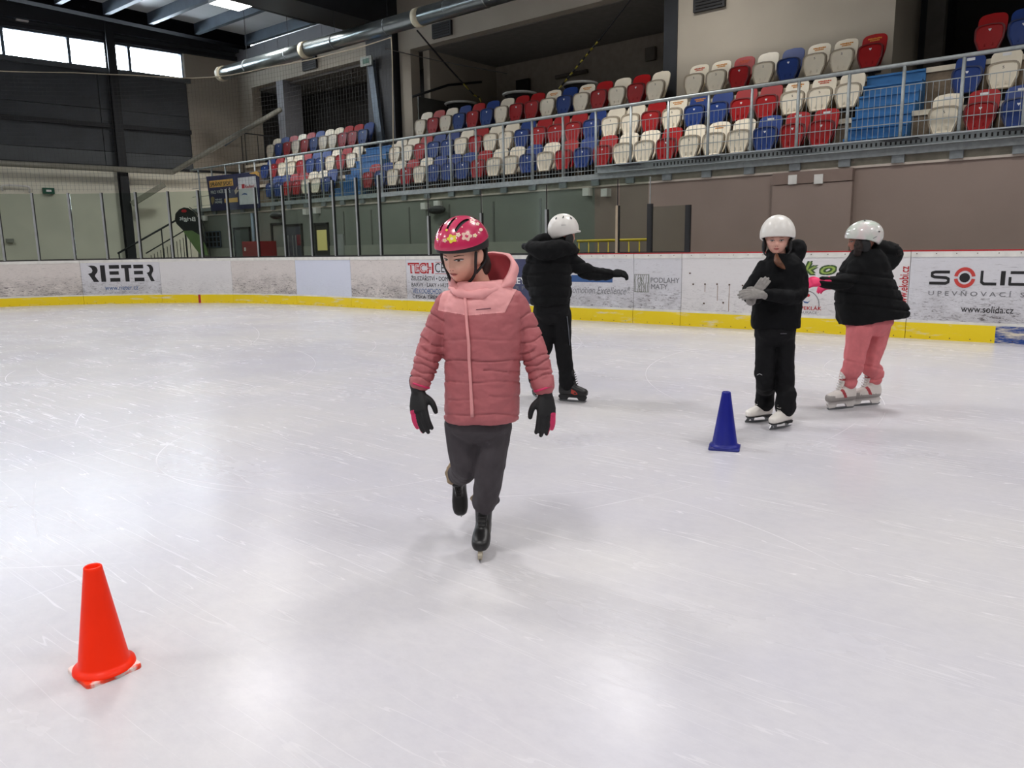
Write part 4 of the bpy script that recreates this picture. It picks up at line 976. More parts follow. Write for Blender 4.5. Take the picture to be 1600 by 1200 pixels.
# ---- protective net above the far boards
t = thing('protective_net', 'fine protective net hung above the far boards', 'net', board_pt(18)+[0, 0, 2.9])
def onBs(px, py):
    return onB(px, py)
RP = [onBs(x, y) for x, y in ((606, 57), (560, 72), (480, 92), (420, 103), (352, 117), (320, 120), (290, 121), (200, 116), (110, 112), (0, 110))]
RS_ = np.array([p[0] for p in RP]); RZ_ = np.array([p[1] for p in RP])
def ztop(s): return float(np.interp(s, RS_, RZ_))
n_ = MB(); sN = np.arange(RS_[0], 27.5, .10)
def bp(s, z): p = board_pt(s, -.09); return np.array([p[0], p[1], z])
for s in sN: n_.beam(bp(s, 2.9), bp(s, ztop(s)), 0.0026, 0.0026, (1, 0, 0))
for z in np.arange(2.95, 7.2, .10):
    for a, b in zip(sN[:-1:3], sN[3::3]):
        if z < min(ztop(a), ztop(b)): n_.beam(bp(a, z), bp(b, z), 0.0026, 0.0026)
o = n_.obj('netting', P('net_cord', (64, 64, 62), .9), t); o['kind'] = 'stuff'
V, F = tube([bp(s, ztop(s)) for s in np.arange(RS_[0], 27.5, .3)], .012, 6, 'round', 1); mesh('top_rope', V, F, P('rope_tan', (150, 140, 120), .8), t, True)
V, F = tube([bp(RS_[0], ztop(RS_[0])), bp(RS_[0], 5.0), bp(RS_[0]+.1, 2.9)], .012, 6, 'round', 2); mesh('side_rope', V, F, MATS['rope_tan'], t, True)
# ---- ceiling lamps over the ice
def emit(name, rgb, s):
    m = bpy.data.materials.new(name); m.use_nodes = True; b = m.node_tree.nodes['Principled BSDF']; b.inputs['Base Color'].default_value = (.8, .8, .8, 1)
    b.inputs['Emission Color'].default_value = (*rgb, 1); b.inputs['Emission Strength'].default_value = s; return m
M_LAMP = emit('lamp_diffuser', (1, .97, .92), 6.0); n = 0
for s in LAMP_S:
    for l in LAMP_L:
        if (LAMP_S.index(s)+LAMP_L.index(l)) % 2: continue
        vis = (s, l) == (13.0, 20.25)
        t = thing('ceiling_lamp', 'bright hall lamp under the roof near the far bay' if vis else 'hall lamp, %s from the stand, %s from the far end' % (ORD[LAMP_S.index(s)], ORD[LAMP_L.index(l)]), 'lamp', (s, l, 8.18), 'hall lamps over the ice')
        MB().box((s-.48, l-.73, 8.18), (s+.48, l+.73, 8.26)).obj('housing', M_GALV, t)
        MB().box((s-.45, l-.7, 8.165), (s+.45, l+.7, 8.18)).obj('diffuser', M_LAMP, t)
        MB().box((s-.02, l-.02, 8.26), (s+.02, l+.02, 8.45)).obj('hanger', M_STEELD, t)
        ld = bpy.data.lights.new('lamp_light', 'AREA'); ld.shape = 'RECTANGLE'; ld.size = .9; ld.size_y = 1.4; ld.energy = LAMP_W; ld.color = (1.0, .98, .96); ld.spread = math.radians(150)
        lo = bpy.data.objects.new('lamp_light', ld); COL.objects.link(lo); lo.parent = t; lo.location = (0, 0, -.03)
# cable tray between lamps under the roof
p0, p1 = onz(360, 0, 8.25), onz(492, 36, 8.25); o = MB().beam(p0, p1, .1, .06).obj('lamp_conduit', M_STEELD); tag(o, 'dark conduit leading from the visible lamp along the roof', 'conduit')
# ---- cones
def cone(loc, h, m, label, yaw, rb, rt_, base):
    t = thing('traffic_cone', label, 'cone', loc)
    b = base/2; c = math.cos(yaw); s = math.sin(yaw); L = np.array(loc)
    R_ = lambda x, y: np.array([c*x-s*y, s*x+c*y, 0])
    ring = []
    for sx, sy in ((1, 1), (-1, 1), (-1, -1), (1, -1)):
        for a in np.linspace(0, 90, 5): 
            A = math.radians(a) + {(1, 1): 0, (-1, 1): math.pi/2, (-1, -1): math.pi, (1, -1): -math.pi/2}[(sx, sy)]
            ring.append(((b-.018)*sx+.018*math.cos(A), (b-.018)*sy+.018*math.sin(A)))
    V = []; n = len(ring)
    for z, k in ((0, 1), (.010, 1), (.013, .98)): V += [L + R_(x*k, y*k) + [0, 0, z] for x, y in ring]
    F = [(i, (i+1) % n, n+(i+1) % n, n+i) for i in range(n)] + [(n+i, n+(i+1) % n, 2*n+(i+1) % n, 2*n+i) for i in range(n)] + [tuple(range(2*n, 3*n)), tuple(range(n))[::-1]]
    mesh('base', V, F, m[1], t)
    prof = [(rb+.014, .012), (rb+.012, .022), (rb, .027), (rb-.004, .034), (rt_+.001, h-.012), (rt_, h-.003), (rt_-.003, h), (rt_-.006, h-.004), (rt_-.007, h-.05), (rb-.02, .04)]
    V, F = loft([((L[0], L[1], z), RT*r, HV*r, 2) for r, z in prof], 40, False); mesh('body', V, F, m[0], t, True)
    return t
MO = P('cone_orange', (250, 44, 3), .42, 0, .04, spec=.25); MBL = P('cone_blue', (10, 22, 128), .4, 0, .06, spec=.4)
def worn(name, rgb, k):
    m = bpy.data.materials.new(name); m.use_nodes = True; nt = m.node_tree; b = nt.nodes['Principled BSDF']; tc = nt.nodes.new('ShaderNodeTexCoord'); n = nt.nodes.new('ShaderNodeTexNoise'); n.inputs['Scale'].default_value = 12; n.inputs['Detail'].default_value = 6
    nt.links.new(tc.outputs['Object'], n.inputs['Vector']); r = nt.nodes.new('ShaderNodeValToRGB'); r.color_ramp.elements[0].position = k; r.color_ramp.elements[1].position = k+.06
    r.color_ramp.elements[0].color = (*lin(rgb), 1); r.color_ramp.elements[1].color = (*lin((236, 214, 208)), 1); nt.links.new(n.outputs['Fac'], r.inputs[0]); nt.links.new(r.outputs[0], b.inputs['Base Color']); b.inputs['Roughness'].default_value = .5; return m
co = onz(164, 1046); e0 = onz(104, 1046)-onz(136, 1074)
cone(co, .345, (MO, worn('cone_orange_icy', (240, 62, 24), .47)), 'orange traffic cone with icy square base in the near corner', math.atan2(e0[1], e0[0]), .076, .026, .165)
cb = onz(1132, 699.5)
cone(cb, .365, (MBL, worn('cone_blue_icy', (24, 34, 120), .6)), 'dark blue traffic cone standing before the girl with clasped gloves', .35, .082, .027, .19)
# =================================================================== PEOPLE
from mathutils import noise as mnoise
def proj(V):
    d = np.asarray(V, float) - EYE; z = d @ FW
    return np.stack([800 + F_PX*(d @ CR)/z, 600 - F_PX*(d @ CU)/z], -1)
def sstep(x, a, b): t = np.clip((x-a)/(b-a), 0, 1); return t*t*(3-2*t)
def wrinkle(V, F, amp, sc, seed=0, stretch=(1, 1, 1)):
    N = normals(V, F); st_ = np.array(stretch)
    d = np.array([mnoise.fractal(Vector(v*st_*sc) + Vector((seed*7.3, seed*3.1, 0)), .9, 2.0, 3) for v in V])
    return V + N*(d*amp)[:, None]
def groove(V, F, g, depth): return V - normals(V, F)*(g*depth)[:, None]

def shaft_line(g, toe, up, style, L, fx=0.0, dz=0.0):
    """points along the middle of a skate's shaft, top first"""
    X = unit(toe); Zv = unit(np.asarray(up)-np.dot(up, X)*X); k = L/.235; hb = {'figure': .050, 'hockey': .055, 'rec': .058}[style]*k
    return [g + Zv*(hb+(z-dz)*k) - X*(x-fx)*k for z, x in ((.20, .058), (.14, .054), (.10, .052))]
class Fig:
    """a figure: pixel joints on a vertical plane through the place where it stands"""
    def __init__(s, px, py, label):
        s.base = onz(px, py); s.fwd = float(np.dot(s.base, HV)); s.k = s.fwd/F_PX
        s.root = thing('person', label, 'person', s.base)
    def A(s, x, y, dy=0.0): return onP(x, y, s.base + HV*dy, HV)
    def ring(s, xl, xr, y, ry, dy=0.0, e=2.3, tilt=0.0):
        c = s.A((xl+xr)/2, y, dy); return (c, RT*((xr-xl)/2*s.k*(1+dy/s.fwd)) + ZZ*tilt, HV*ry, e)
    def T(s, pts, r, **k): return tube([s.A(*p) for p in pts], r, **k)

def head_shell(c, fwd, up, s=1.0):
    """a sculpted head; axes: x to the person's right, y forward, z up"""
    fwd = unit(fwd); up = unit(np.asarray(up) - np.dot(up, fwd)*fwd); rx = np.cross(fwd, up); A = np.array([rx, fwd, up])
    n, m = 80, 56; V = []
    for i in range(1, m):
        t = math.pi*i/m
        for j in range(n):
            a = 2*math.pi*j/n; V.append((math.sin(t)*math.sin(a), math.sin(t)*math.cos(a), math.cos(t)))
    V = np.array(V + [(0, 0, 1), (0, 0, -1)]); d = V.copy(); V = V*np.array([.070, .088, .107])
    x, y, z = V[:, 0].copy(), V[:, 1].copy(), V[:, 2].copy(); low = np.clip(-z/.107, 0, 1)
    x = x*(1-.30*low**1.5); front = d[:, 1] > 0
    y = np.where(front, y*(1+.10*low*(1-low)), y*(1-.40*low**1.2)); y = y + .012*low**2
    fm = sstep(y, .015, .055)
    g = lambda cx, cz, wx, wz: np.exp(-((np.abs(x)-cx)/wx)**2 - ((z-cz)/wz)**2)
    b = 0
    nose = np.exp(-(x/.0095)**2)*(np.where(z > -.026, np.clip((.022-z)/.048, 0, 1), np.clip((z+.042)/.016, 0, 1))**1.3)*.0165
    b = b + nose + g(.0105, -.029, .006, .007)*.0065
    b = b - g(.030, .000, .015, .011)*.0085 + g(.026, .019, .018, .007)*.0030
    b = b + g(.040, -.030, .016, .018)*.0035
    b = b + g(0, -.0490, .017, .0042)*.0045 + g(0, -.0585, .014, .0050)*.0048 - g(0, -.0535, .020, .0018)*.0035 - g(0, -.067, .014, .004)*.002
    b = b + g(0, -.084, .018, .012)*.0075
    y = y + b*fm
    V = np.stack([x, y, z], 1)*s; V = V @ A + c; F = []
    for i in range(m-2):
        for j in range(n): F.append((i*n+j, i*n+(j+1) % n, (i+1)*n+(j+1) % n, (i+1)*n+j))
    a, b2 = len(V)-2, len(V)-1
    for j in range(n): F.append((a, (j+1) % n, j)); F.append((b2, (m-2)*n+j, (m-2)*n+(j+1) % n))
    ears = []
    for sx in (-1, 1):
        ec = np.array([sx*.070, -.006, -.006])*s; ears.append(ellipsoid(ec @ A + c, np.array([.008, .018, .030])*s, 14, 10, A))
        ears.append(tube([np.array(p)*s @ A + c for p in ((sx*.076, -.016, -.022), (sx*.079, -.020, .004), (sx*.078, -.008, .022), (sx*.075, .006, .012))], .0045*s, 8))
    return [(V, F)] + ears, A

M_SKIN = P('skin', (222, 170, 148), .5, 0, .05, 30); M_SKIN2 = P('skin_warm', (206, 150, 130), .5, 0, .05, 30)
M_EYEW = P('eye_white', (216, 210, 206), .3, var=0); M_IRIS = P('iris_brown', (62, 44, 34), .25, var=0); M_LASH = P('lash_dark', (40, 28, 24), .7, var=0)
M_LIP = P('lip_rose', (190, 108, 100), .45, var=0); M_BROW = P('brow_brown', (112, 78, 58), .8, var=0); M_MOUTH = P('mouth_line', (104, 52, 50), .6, var=0)

def face(fig, body, tree, c, A, s=1.0, gaze=0.0, lid=.4):
    """features draped on the face"""
    def at(x, z, o): 
        p, n = cast(tree, np.array([x*s, .3, z*s]) @ A + c, -A[1]); return None if p is None else p + A[1]*o
    def patch(name, pts, o, m, parent=body, th=.0012):
        q = [at(x, z, o) for x, z in pts]
        if any(v is None for v in q): return None
        mb = MB(); n = len(q); cen = at(np.mean([p[0] for p in pts]), np.mean([p[1] for p in pts]), o+.0006)
        V = q + [v - A[1]*th*2 for v in q] + [cen]; F = [(i, (i+1) % n, 2*n) for i in range(n)] + [(i, n+i, n+(i+1) % n, (i+1) % n) for i in range(n)] + [tuple(range(n, 2*n))]
        return mesh(name, V, F, m, parent, True)
    for sx in (-1, 1):
        ex = sx*.030
        top = [(ex+.0150*math.cos(a), .0015+(.0058*(1-lid*.75))*math.sin(a)) for a in np.linspace(0, math.pi, 8)]
        bot = [(ex+.0150*math.cos(a), .0015+.0048*math.sin(a)) for a in np.linspace(math.pi, 2*math.pi, 8)[1:-1]]
        e = patch('eye', top+bot, .0008, M_EYEW)
        if e is None: continue
        patch('iris', [(ex+gaze+.0052*math.cos(a), -.0008+min(.0036, .0052)*math.sin(a)) for a in np.linspace(0, 2*math.pi, 12, endpoint=False)], .0017, M_IRIS, e)
        patch('lashes', [(ex+.0165*math.cos(a), .0020+(.0066*(1-lid*.6))*math.sin(a)) for a in np.linspace(0, math.pi, 8)] + [(ex+.0150*math.cos(a), .0015+(.0052*(1-lid*.75))*math.sin(a)) for a in np.linspace(math.pi, 0, 8)], .0021, M_LASH, e)
        patch('eyebrow', [(ex-sx*.014, .0185), (ex+sx*.002, .0212), (ex+sx*.017, .0165), (ex+sx*.0185, .0148), (ex+sx*.003, .0182), (ex-sx*.013, .0155)], .0015, M_BROW)
    patch('lips', [(-.018, -.0535), (-.010, -.0497), (-.004, -.0487), (0, -.0496), (.004, -.0487), (.010, -.0497), (.018, -.0535), (.010, -.0595), (0, -.0608), (-.010, -.0595)], .0016, M_LIP)
    patch('mouth_line', [(-.0195, -.0528), (0, -.0530), (.0195, -.0528), (.010, -.0546), (0, -.0549), (-.010, -.0546)], .0034, M_MOUTH)
    for sx in (-1, 1): patch('nostril', [(sx*.006+.0026*math.cos(a), -.0375+.0016*math.sin(a)) for a in np.linspace(0, 6.28, 8, endpoint=False)], .0008, M_MOUTH)

def person_body(fig, hc, fwd, up, hs, shapes, skin, voxel):
    hsh, A = head_shell(hc, fwd, up, hs)
    V, F = fuse(hsh + shapes, voxel, 3, .5)
    o = mesh('body', V, F, skin, fig.root, True); return o, bvh(V, F), A, (V, F)

def helmet(fig, c, A, off, radii, rim, m, voxel_vents=None, thick=.018, name='helmet', n=64, mm=30, pads=True, m_in=None):
    """shell over the head; rim(angle) gives the local height of its edge; angle 0 = front"""
    cc = c + np.array(off) @ A; V = []; F = []; mats = [m, m_in or M_BLACK]; fm = []
    rz = radii[2]
    def pt(a, z, sc):
        k = math.sqrt(max(0, 1-(z/rz)**2)); return np.array([math.sin(a)*k*radii[0]*sc, math.cos(a)*k*radii[1]*sc, z*sc if z > 0 else z])
    for layer, sc in ((0, 1.0), (1, 1-thick/.11)):
        for i in range(mm):
            for j in range(n):
                a = 2*math.pi*j/n; zr = rim(a); th = i/(mm-1); z = zr + (rz*.9995-zr)*(math.sin(th*math.pi/2))
                V.append(pt(a, z, sc) @ A + cc)
    k = n*mm
    for i in range(mm-1):
        for j in range(n):
            a = 2*math.pi*(j+.5)/n
            q = (i*n+j, i*n+(j+1) % n, (i+1)*n+(j+1) % n, (i+1)*n+j)
            if voxel_vents and voxel_vents(((V[q[0]]+V[q[2]])/2-cc) @ A.T): 
                continue
            F.append(q); fm.append(0); F.append(tuple(k+v for v in q[::-1])); fm.append(1)
    for j in range(n): F.append((j, k+j, k+(j+1) % n, (j+1) % n)); fm.append(0)
    F.append(tuple((mm-1)*n+j for j in range(n))); fm.append(0)
    o = mesh(name, V, F, mats, fig.root, True, fm); return o, cc

def strap(fig, parent, pts, c, A, r=.006, m=None, name='chin_strap'):
    V, F = tube([np.array(p) @ A + c for p in pts], r, 8, sub=5); return mesh(name, V, F, m or M_BLACK, parent, True)

def skate(fig, g, toe, up, style, L=.235, lean=0.0):
    """g: middle of the blade edge; toe: heel-to-toe direction; up: shaft direction"""
    X = unit(toe); Zv = unit(np.asarray(up) - np.dot(up, X)*X); Y = np.cross(Zv, X); A = np.array([X, Y, Zv]); k = L/.235
    hb = {'figure': .050, 'hockey': .055, 'rec': .058}[style]*k
    W = lambda x, y, z: np.array([x*k, y*k, z*k]) @ A + g + Zv*hb
    R_ = lambda x, w, z0, z1, e=2.6: (W(x, 0, (z0+z1)/2), Y*w*k, Zv*(z1-z0)/2*k, e)
    foot = loft([R_(-.112, .014, .02, .06), R_(-.104, .030, .004, .10), (W(-.08, 0, .06), Y*.036*k, Zv*.06*k, 2.6), R_(-.04, .037, 0, .115), R_(.0, .038, 0, .098), R_(.05, .043, 0, .078), R_(.09, .042, 0, .064), R_(.118, .034, .002, .054), R_(.131, .016, .008, .042)], 24)
    hs_ = .19 if style != 'hockey' else .185
    shaft = loft([(W(-.055, 0, .03), X*.052*k, Y*.036*k, 2.3), (W(-.052, 0, .08), X*.053*k, Y*.037*k, 2.3), (W(-.056, 0, .13), X*.050*k, Y*.040*k, 2.2), (W(-.060+lean, 0, hs_), X*.056*k, Y*.046*k, 2.2)], 24)
    tongue = loft([(W(.028, 0, .085), X*.012*k, Y*.020*k, 2), (W(.006, 0, .13), X*.012*k, Y*.026*k, 2), (W(.004+lean, 0, hs_+.022), X*.010*k, Y*.032*k, 2)], 14)
    V, F = fuse([foot, shaft, tongue], .0055, 3)
    mats = {'figure': [P('boot_white', (228, 222, 214), .4, 0, .05)], 'hockey': [P('boot_black', (20, 19, 20), .42, 0, .2, 30)], 'rec': [P('boot_pale', (214, 206, 200), .45, 0, .06), P('boot_grey', (150, 144, 140), .5), P('boot_red', (166, 52, 60), .5)]}[style]
    fm = None
    if style == 'rec':
        Cn = (centers(V, F)-g-Zv*hb) @ A.T/k; fm = np.zeros(len(Cn), int)
        fm[(Cn[:, 2] < .035)] = 1; fm[(Cn[:, 2] > .15) & (Cn[:, 2] < .168)] = 2; fm[(np.abs(Cn[:, 0]+.02-Cn[:, 2]*.5) < .014) & (np.abs(Cn[:, 1]) > .02) & (Cn[:, 2] > .03) & (Cn[:, 2] < .12)] = 2; fm[(Cn[:, 0] > .09) & (Cn[:, 2] < .05)] = 1
    t = mesh('skate', V, F, mats, fig.root, True, fm)
    def prism_xz(poly, w, name, m):
        mb = MB(); mb.prism([W(x, -w/2, z) for x, z in poly], None, Y*w*k); return mb.obj(name, m, t)
    h = hb/k
    if style == 'figure':
        ol = [R_(-.108, .028, -.004, .006), R_(-.06, .038, -.004, .006), R_(.0, .034, -.004, .006), R_(.06, .044, -.004, .006), R_(.115, .034, -.004, .006), R_(.128, .012, -.004, .006)]
        Vs, Fs = loft(ol, 16); mesh('sole', Vs, Fs, M_BLACK, t, True)
        prism_xz([(-.108, .0), (-.035, .0), (-.045, -.016), (-.10, -.016)], .056, 'heel', M_BLACK)
        M_BL = P('blade_steel', (120, 122, 124), .3, .9)
        prism_xz([(.140, -.024), (.146, -.030), (.142, -.042), (.10, -h+.002), (.0, -h), (-.09, -h+.0015), (-.135, -h+.006), (-.135, -.042), (-.09, -.037), (.0, -.034), (.10, -.030)], .005, 'blade', M_BL)
        prism_xz([(-.095, -.014), (-.045, -.014), (-.055, -.038), (-.082, -.038)], .006, 'rear_stanchion', M_BL); prism_xz([(.05, .0), (.118, .0), (.140, -.024), (.112, -.03), (.095, -.016), (.08, -.033), (.062, -.033)], .006, 'front_stanchion', M_BL)
    else:
        hm = {'hockey': P('holder_black', (26, 26, 28), .45) if fig.hold != 'ivory' else P('holder_ivory', (196, 186, 164), .5), 'rec': P('holder_white', (206, 200, 196), .45)}[style]
        prism_xz([(-.105, .004), (.115, .004), (.125, -.012), (.110, -h+.014), (.06, -h+.016), (.045, -.018), (-.03, -.018), (-.045, -h+.016), (-.10, -h+.014), (-.118, -.012)], .018, 'blade_holder', hm)
        prism_xz([(.128, -h+.018), (.112, -h+.003), (.0, -h), (-.105, -h+.003), (-.122, -h+.018)], .0045, 'blade', P('blade_steel', (120, 122, 124), .3, .9))
    lm = {'figure': P('lace_pale', (190, 186, 178), .7), 'hockey': P('lace_dark', (52, 50, 50), .8), 'rec': P('lace_white', (226, 222, 220), .7)}[style]
    lc = MB()
    for i in range(6):
        u = i/5; x = .040-.024*u + (lean*u); z = .090+.090*u
        lc.beam(W(x-.006, -.015, z), W(x+.004, .015, z+.008), .006*k, .005*k); lc.beam(W(x-.006, .015, z), W(x+.004, -.015, z+.008), .006*k, .005*k)
    lc.obj('laces', lm, t)['kind'] = 'stuff'
    if fig.hold == 'ivory':
        Vc, Fc = tube([W(-.06+lean+.052*math.cos(a), .046*math.sin(a), hs_+.004) for a in np.linspace(0, 2*math.pi, 17)], .017*k, 10, sub=3); Vc = wrinkle(Vc, Fc, .006, 60); mesh('cuff_lining', Vc, Fc, P('lining_fleece', (150, 132, 108), .95, 0, .25, 60), t, True)
    return t

def glove(fig, w, d, n, side, s, m, curl=.35, spread=.16, accent=None, voxel=.0034, curls=None, cuff=.06, cuff_r=.036):
    """w wrist, d finger direction, n palm normal, side = direction of the thumb"""
    d = unit(d); n = unit(np.asarray(n)-np.dot(n, d)*d); sd = unit(np.asarray(side)-np.dot(side, d)*d-np.dot(side, n)*n)
    Wp = lambda a, b, c: w + d*a*s + sd*b*s + n*c*s
    sh = [loft([(Wp(-.01, 0, 0), sd*.028*s, n*.020*s, 2.4), (Wp(.02, 0, 0), sd*.036*s, n*.020*s, 2.6), (Wp(.055, .0, .0), sd*.041*s, n*.018*s, 2.8), (Wp(.085, 0, .001), sd*.040*s, n*.015*s, 2.8)], 20)]
    for i, (b, l) in enumerate(((.029, .066), (.0100, .076), (-.0095, .071), (-.028, .055))):
        cu = curls[i] if curls else curl; p = Wp(.07, b, 0); a = 0.; pts = [p]; dd = unit(d + sd*(b/.029)*spread)
        for q in (.5, .3, .28):
            a += cu; v = dd*math.cos(a) + n*math.sin(a); pts.append(pts[-1] + v*l*q*s*1.25)
        sh.append(tube(pts, [.0112*s, .0112*s, .0104*s, .0088*s], 12, sub=3))
    tp = [Wp(.018, .022, .004), Wp(.042, .048, .012), Wp(.066, .058, .022), Wp(.086, .058, .034)]
    sh.append(tube(tp, [.014*s, .0135*s, .012*s, .0098*s], 12, sub=3))
    sh.append(tube([Wp(-cuff/s, 0, 0), Wp(-.03, 0, 0), Wp(.0, 0, 0)], [cuff_r, cuff_r*.93, .028*s], 16, sub=3))
    V, F = fuse(sh, voxel, 3); fm = None; mats = [m]
    if accent:
        mats.append(accent[0]); Cn = centers(V, F)-w; fm = accent[1](Cn @ d/s, Cn @ sd/s, Cn @ n/s).astype(int)
    return mesh('glove', V, F, mats, fig.root, True, fm)

def drape(tree, pix, off=.002):
    out = []
    for x, y in pix:
        p, n = cast(tree, EYE, ray(x, y)); out.append(None if p is None else p + np.array(n)*off)
    return out
def ribbon(parent, name, tree, pix, wpx, m, off=.003, horizontal=False):
    L_ = drape(tree, [(x, y-wpx/2) if horizontal else (x-wpx/2, y) for x, y in pix], off); R2 = drape(tree, [(x, y+wpx/2) if horizontal else (x+wpx/2, y) for x, y in pix], off)
    V = []; 
    for a, b in zip(L_, R2):
        if a is None or b is None: continue
        V += [a, b, b - unit(b-EYE)*-.004, a - unit(a-EYE)*-.004]
    n = len(V)//4; F = []
    for i in range(n-1):
        for j in range(4): F.append((i*4+j, i*4+(j+1) % 4, i*4+4+(j+1) % 4, i*4+4+j))
    F += [(0, 3, 2, 1), ((n-1)*4, (n-1)*4+1, (n-1)*4+2, (n-1)*4+3)]
    return mesh(name, V, F, m, parent, True)

# ------------------------------------------------------------------ 1: girl in the pink quilted jacket, gliding towards the viewer
g1 = Fig(753, 871, 'girl in pink quilted jacket and flowered pink helmet gliding forward, looking down'); g1.hold = 'ivory'
A1 = g1.A
f1 = unit(-HV*math.cos(math.radians(31)) - RT*math.sin(math.radians(31)) - ZZ*.25); u1 = unit(ZZ + f1*.25 + RT*.05)
hc1 = A1(723.5, 398.5, .0)
arms = [((703, 476, 0), (678, 530, .01), (664, 566, -.03), (655, 604, -.06)), ((800, 474, 0), (824, 530, .02), (838, 566, -.02), (850, 608, -.06))]
bodysh = [g1.T([(742, 425, .04), (750, 445, .04), (752, 465, .03)], [.042, .043, .05]), loft([g1.ring(715, 790, 450, .06), g1.ring(700, 806, 470, .08), g1.ring(702, 804, 520, .085), g1.ring(708, 800, 580, .08), g1.ring(705, 800, 640, .09), g1.ring(712, 794, 670, .08)], 20)]
for a in arms: bodysh.append(g1.T(a, [.036, .032, .026, .022]))
legL = ((726, 655, .02), (729, 700, .0), (731, 728, .02)); legR = ((770, 655, 0), (767, 705, -.02), (763, 745, -.02), (757, 786, .05))
bodysh += [g1.T(legL, [.055, .046, .036]), g1.T(legR, [.055, .048, .042, .034])]
kl = .20/.235; Xl = unit(-ZZ*.86 - HV*.50 + RT*.03); Zl = unit(ZZ*.48 - HV*.87 - np.dot(ZZ*.48 - HV*.87, Xl)*Xl)
gl = A1(720, 806, .30) - Xl*.128*kl - Zl*.055*kl; top_l = gl + Zl*(.055+.185)*kl - Xl*.060*kl
b1, t1, H1, _ = person_body(g1, hc1, f1, u1, 1.0, bodysh, M_SKIN, .0036)
face(g1, b1, t1, hc1, H1, 1.0, gaze=.001, lid=.62)
# trousers
M_TR1 = P('trousers_charcoal', (62, 57, 61), .85, 0, .10, 20, .1, 200)
tr = [loft([g1.ring(697, 800, 640, .105), g1.ring(696, 799, 670, .11), g1.ring(716, 782, 688, .07)], 24),
      tube([A1(722, 660, .0), A1(725, 698, .0), A1(727, 726, .02), top_l*.5+A1(727, 738, .08)*.5, top_l-Zl*.01], [.078, .068, .060, .052, .044]),
      g1.T([(774, 660, 0), (768, 700, -.02), (764, 735, -.02), (761, 765, .0), (757, 786, .045)], [.070, .068, .060, .058, .054]),
      g1.T([(744, 785, .03), (758, 789, .01), (774, 782, .03)], [.020, .024, .024])]
V, F = fuse(tr, .006, 5); V = wrinkle(V, F, .010, 9, 1, (1, 1, .7)); mesh('trousers', V, F, M_TR1, g1.root, True)
# jacket
M_JD = P('jacket_dusty_pink', (172, 94, 98), .62, 0, .06, 12, .06, 300); M_JL = P('jacket_light_pink', (226, 156, 156), .62, 0, .05, 12, .06, 300); M_JR = P('jacket_lining_red', (160, 58, 66), .7, 0, .08, 30)
jk = [loft([g1.ring(695, 812, 655, .125), g1.ring(693, 813, 648, .135), g1.ring(694, 813, 610, .135), g1.ring(694, 814, 570, .135), g1.ring(692, 816, 530, .135), g1.ring(689, 817, 495, .13), g1.ring(690, 815, 475, .12), g1.ring(699, 806, 459, .105), g1.ring(710, 797, 447, .09), g1.ring(716, 788, 439, .08)], 36),
      g1.T([(702, 476, 0), (681, 522, .01), (667, 562, -.02), (657, 597, -.05)], [.058, .057, .054, .044]), g1.T([(800, 474, 0), (823, 522, .02), (838, 562, -.01), (849, 603, -.05)], [.060, .060, .055, .046])]
V, F = fuse(jk, .0048, 5)
q = proj(V); px, py = q[:, 0], q[:, 1]
V = wrinkle(V, F, .004, 16, 2, (1, 1, 1.6))
sl_l = (px < 694 - np.clip((py-520)*.02, 0, 3)) & (py > 470); sl_r = px > 812
g = np.zeros(len(V))
tor = ~(sl_l | sl_r)
for y0, x0, x1, d in ((531, 690, 818, .45), (564, 690, 818, .9), (580, 755, 812, .8), (597, 690, 818, .7), (624, 700, 745, .5), (619, 765, 818, .5), (648, 690, 818, .7)):
    w = tor & (px > x0) & (px < x1); g = np.where(w, np.maximum(g, d*np.exp(-((py-y0-1.3*np.sin(px*.07+y0))/1.15)**2)), g)
ax = np.array([[702, 476], [681, 522], [667, 562], [657, 600]], float); bx = np.array([[800, 474], [823, 522], [838, 562], [850, 606]], float)
def along(ax):
    best = np.full(len(px), 1e9); T_ = np.zeros(len(px)); acc = 0
    for a, b in zip(ax[:-1], ax[1:]):
        l = np.linalg.norm(b-a); t = np.clip(((q-a) @ (b-a))/l**2, -.3, 1.3); dd = np.linalg.norm(q-(a+t[:, None]*(b-a)), axis=1); T_ = np.where(dd < best, acc+t*l, T_); best = np.minimum(best, dd); acc += l
    return T_, acc
for mask, ax_ in ((sl_l, ax), (sl_r, bx)):
    T_, L_ = along(ax_)
    for tq in (26, 46, 66, 80, 92, 103, 113, 123): g = np.where(mask, np.maximum(g, np.exp(-((T_-tq+1.6*np.sin(px*.16+tq))/1.25)**2)), g)
V = groove(V, F, g, .0085)
fr_ = (normals(V, F) @ HV) < .2; kk_ = g1.k
def seam_y(x): return np.interp(x, [684, 731, 792, 806], [485, 493, 488, 484])
def seam_l(y): return np.interp(y, [440, 465, 490], [700, 688, 683])
def seam_r(y): return np.interp(y, [445, 460, 490], [812, 803, 788])
q = proj(V); f_ = seam_y(q[:, 0]) - q[:, 1]; ok = fr_ & (q[:, 0] > 680) & (q[:, 0] < 800); V = np.where(ok[:, None], snap(V, f_, ZZ*kk_, 1.25), V)
q = proj(V); f_ = q[:, 0]-seam_r(q[:, 1]); ok = fr_ & (q[:, 1] < 489) & (q[:, 1] > 446); V = np.where(ok[:, None], snap(V, f_, RT*kk_, 1.7), V)
q = proj(V); f_ = q[:, 0]-seam_l(q[:, 1]); ok = fr_ & (q[:, 1] < 486) & (q[:, 1] > 440); V = np.where(ok[:, None], snap(V, f_, RT*kk_, 1.1), V)
Cn = proj(centers(V, F)); cx, cy = Cn[:, 0], Cn[:, 1]; yl = seam_y(cx); fm = np.zeros(len(F), int)
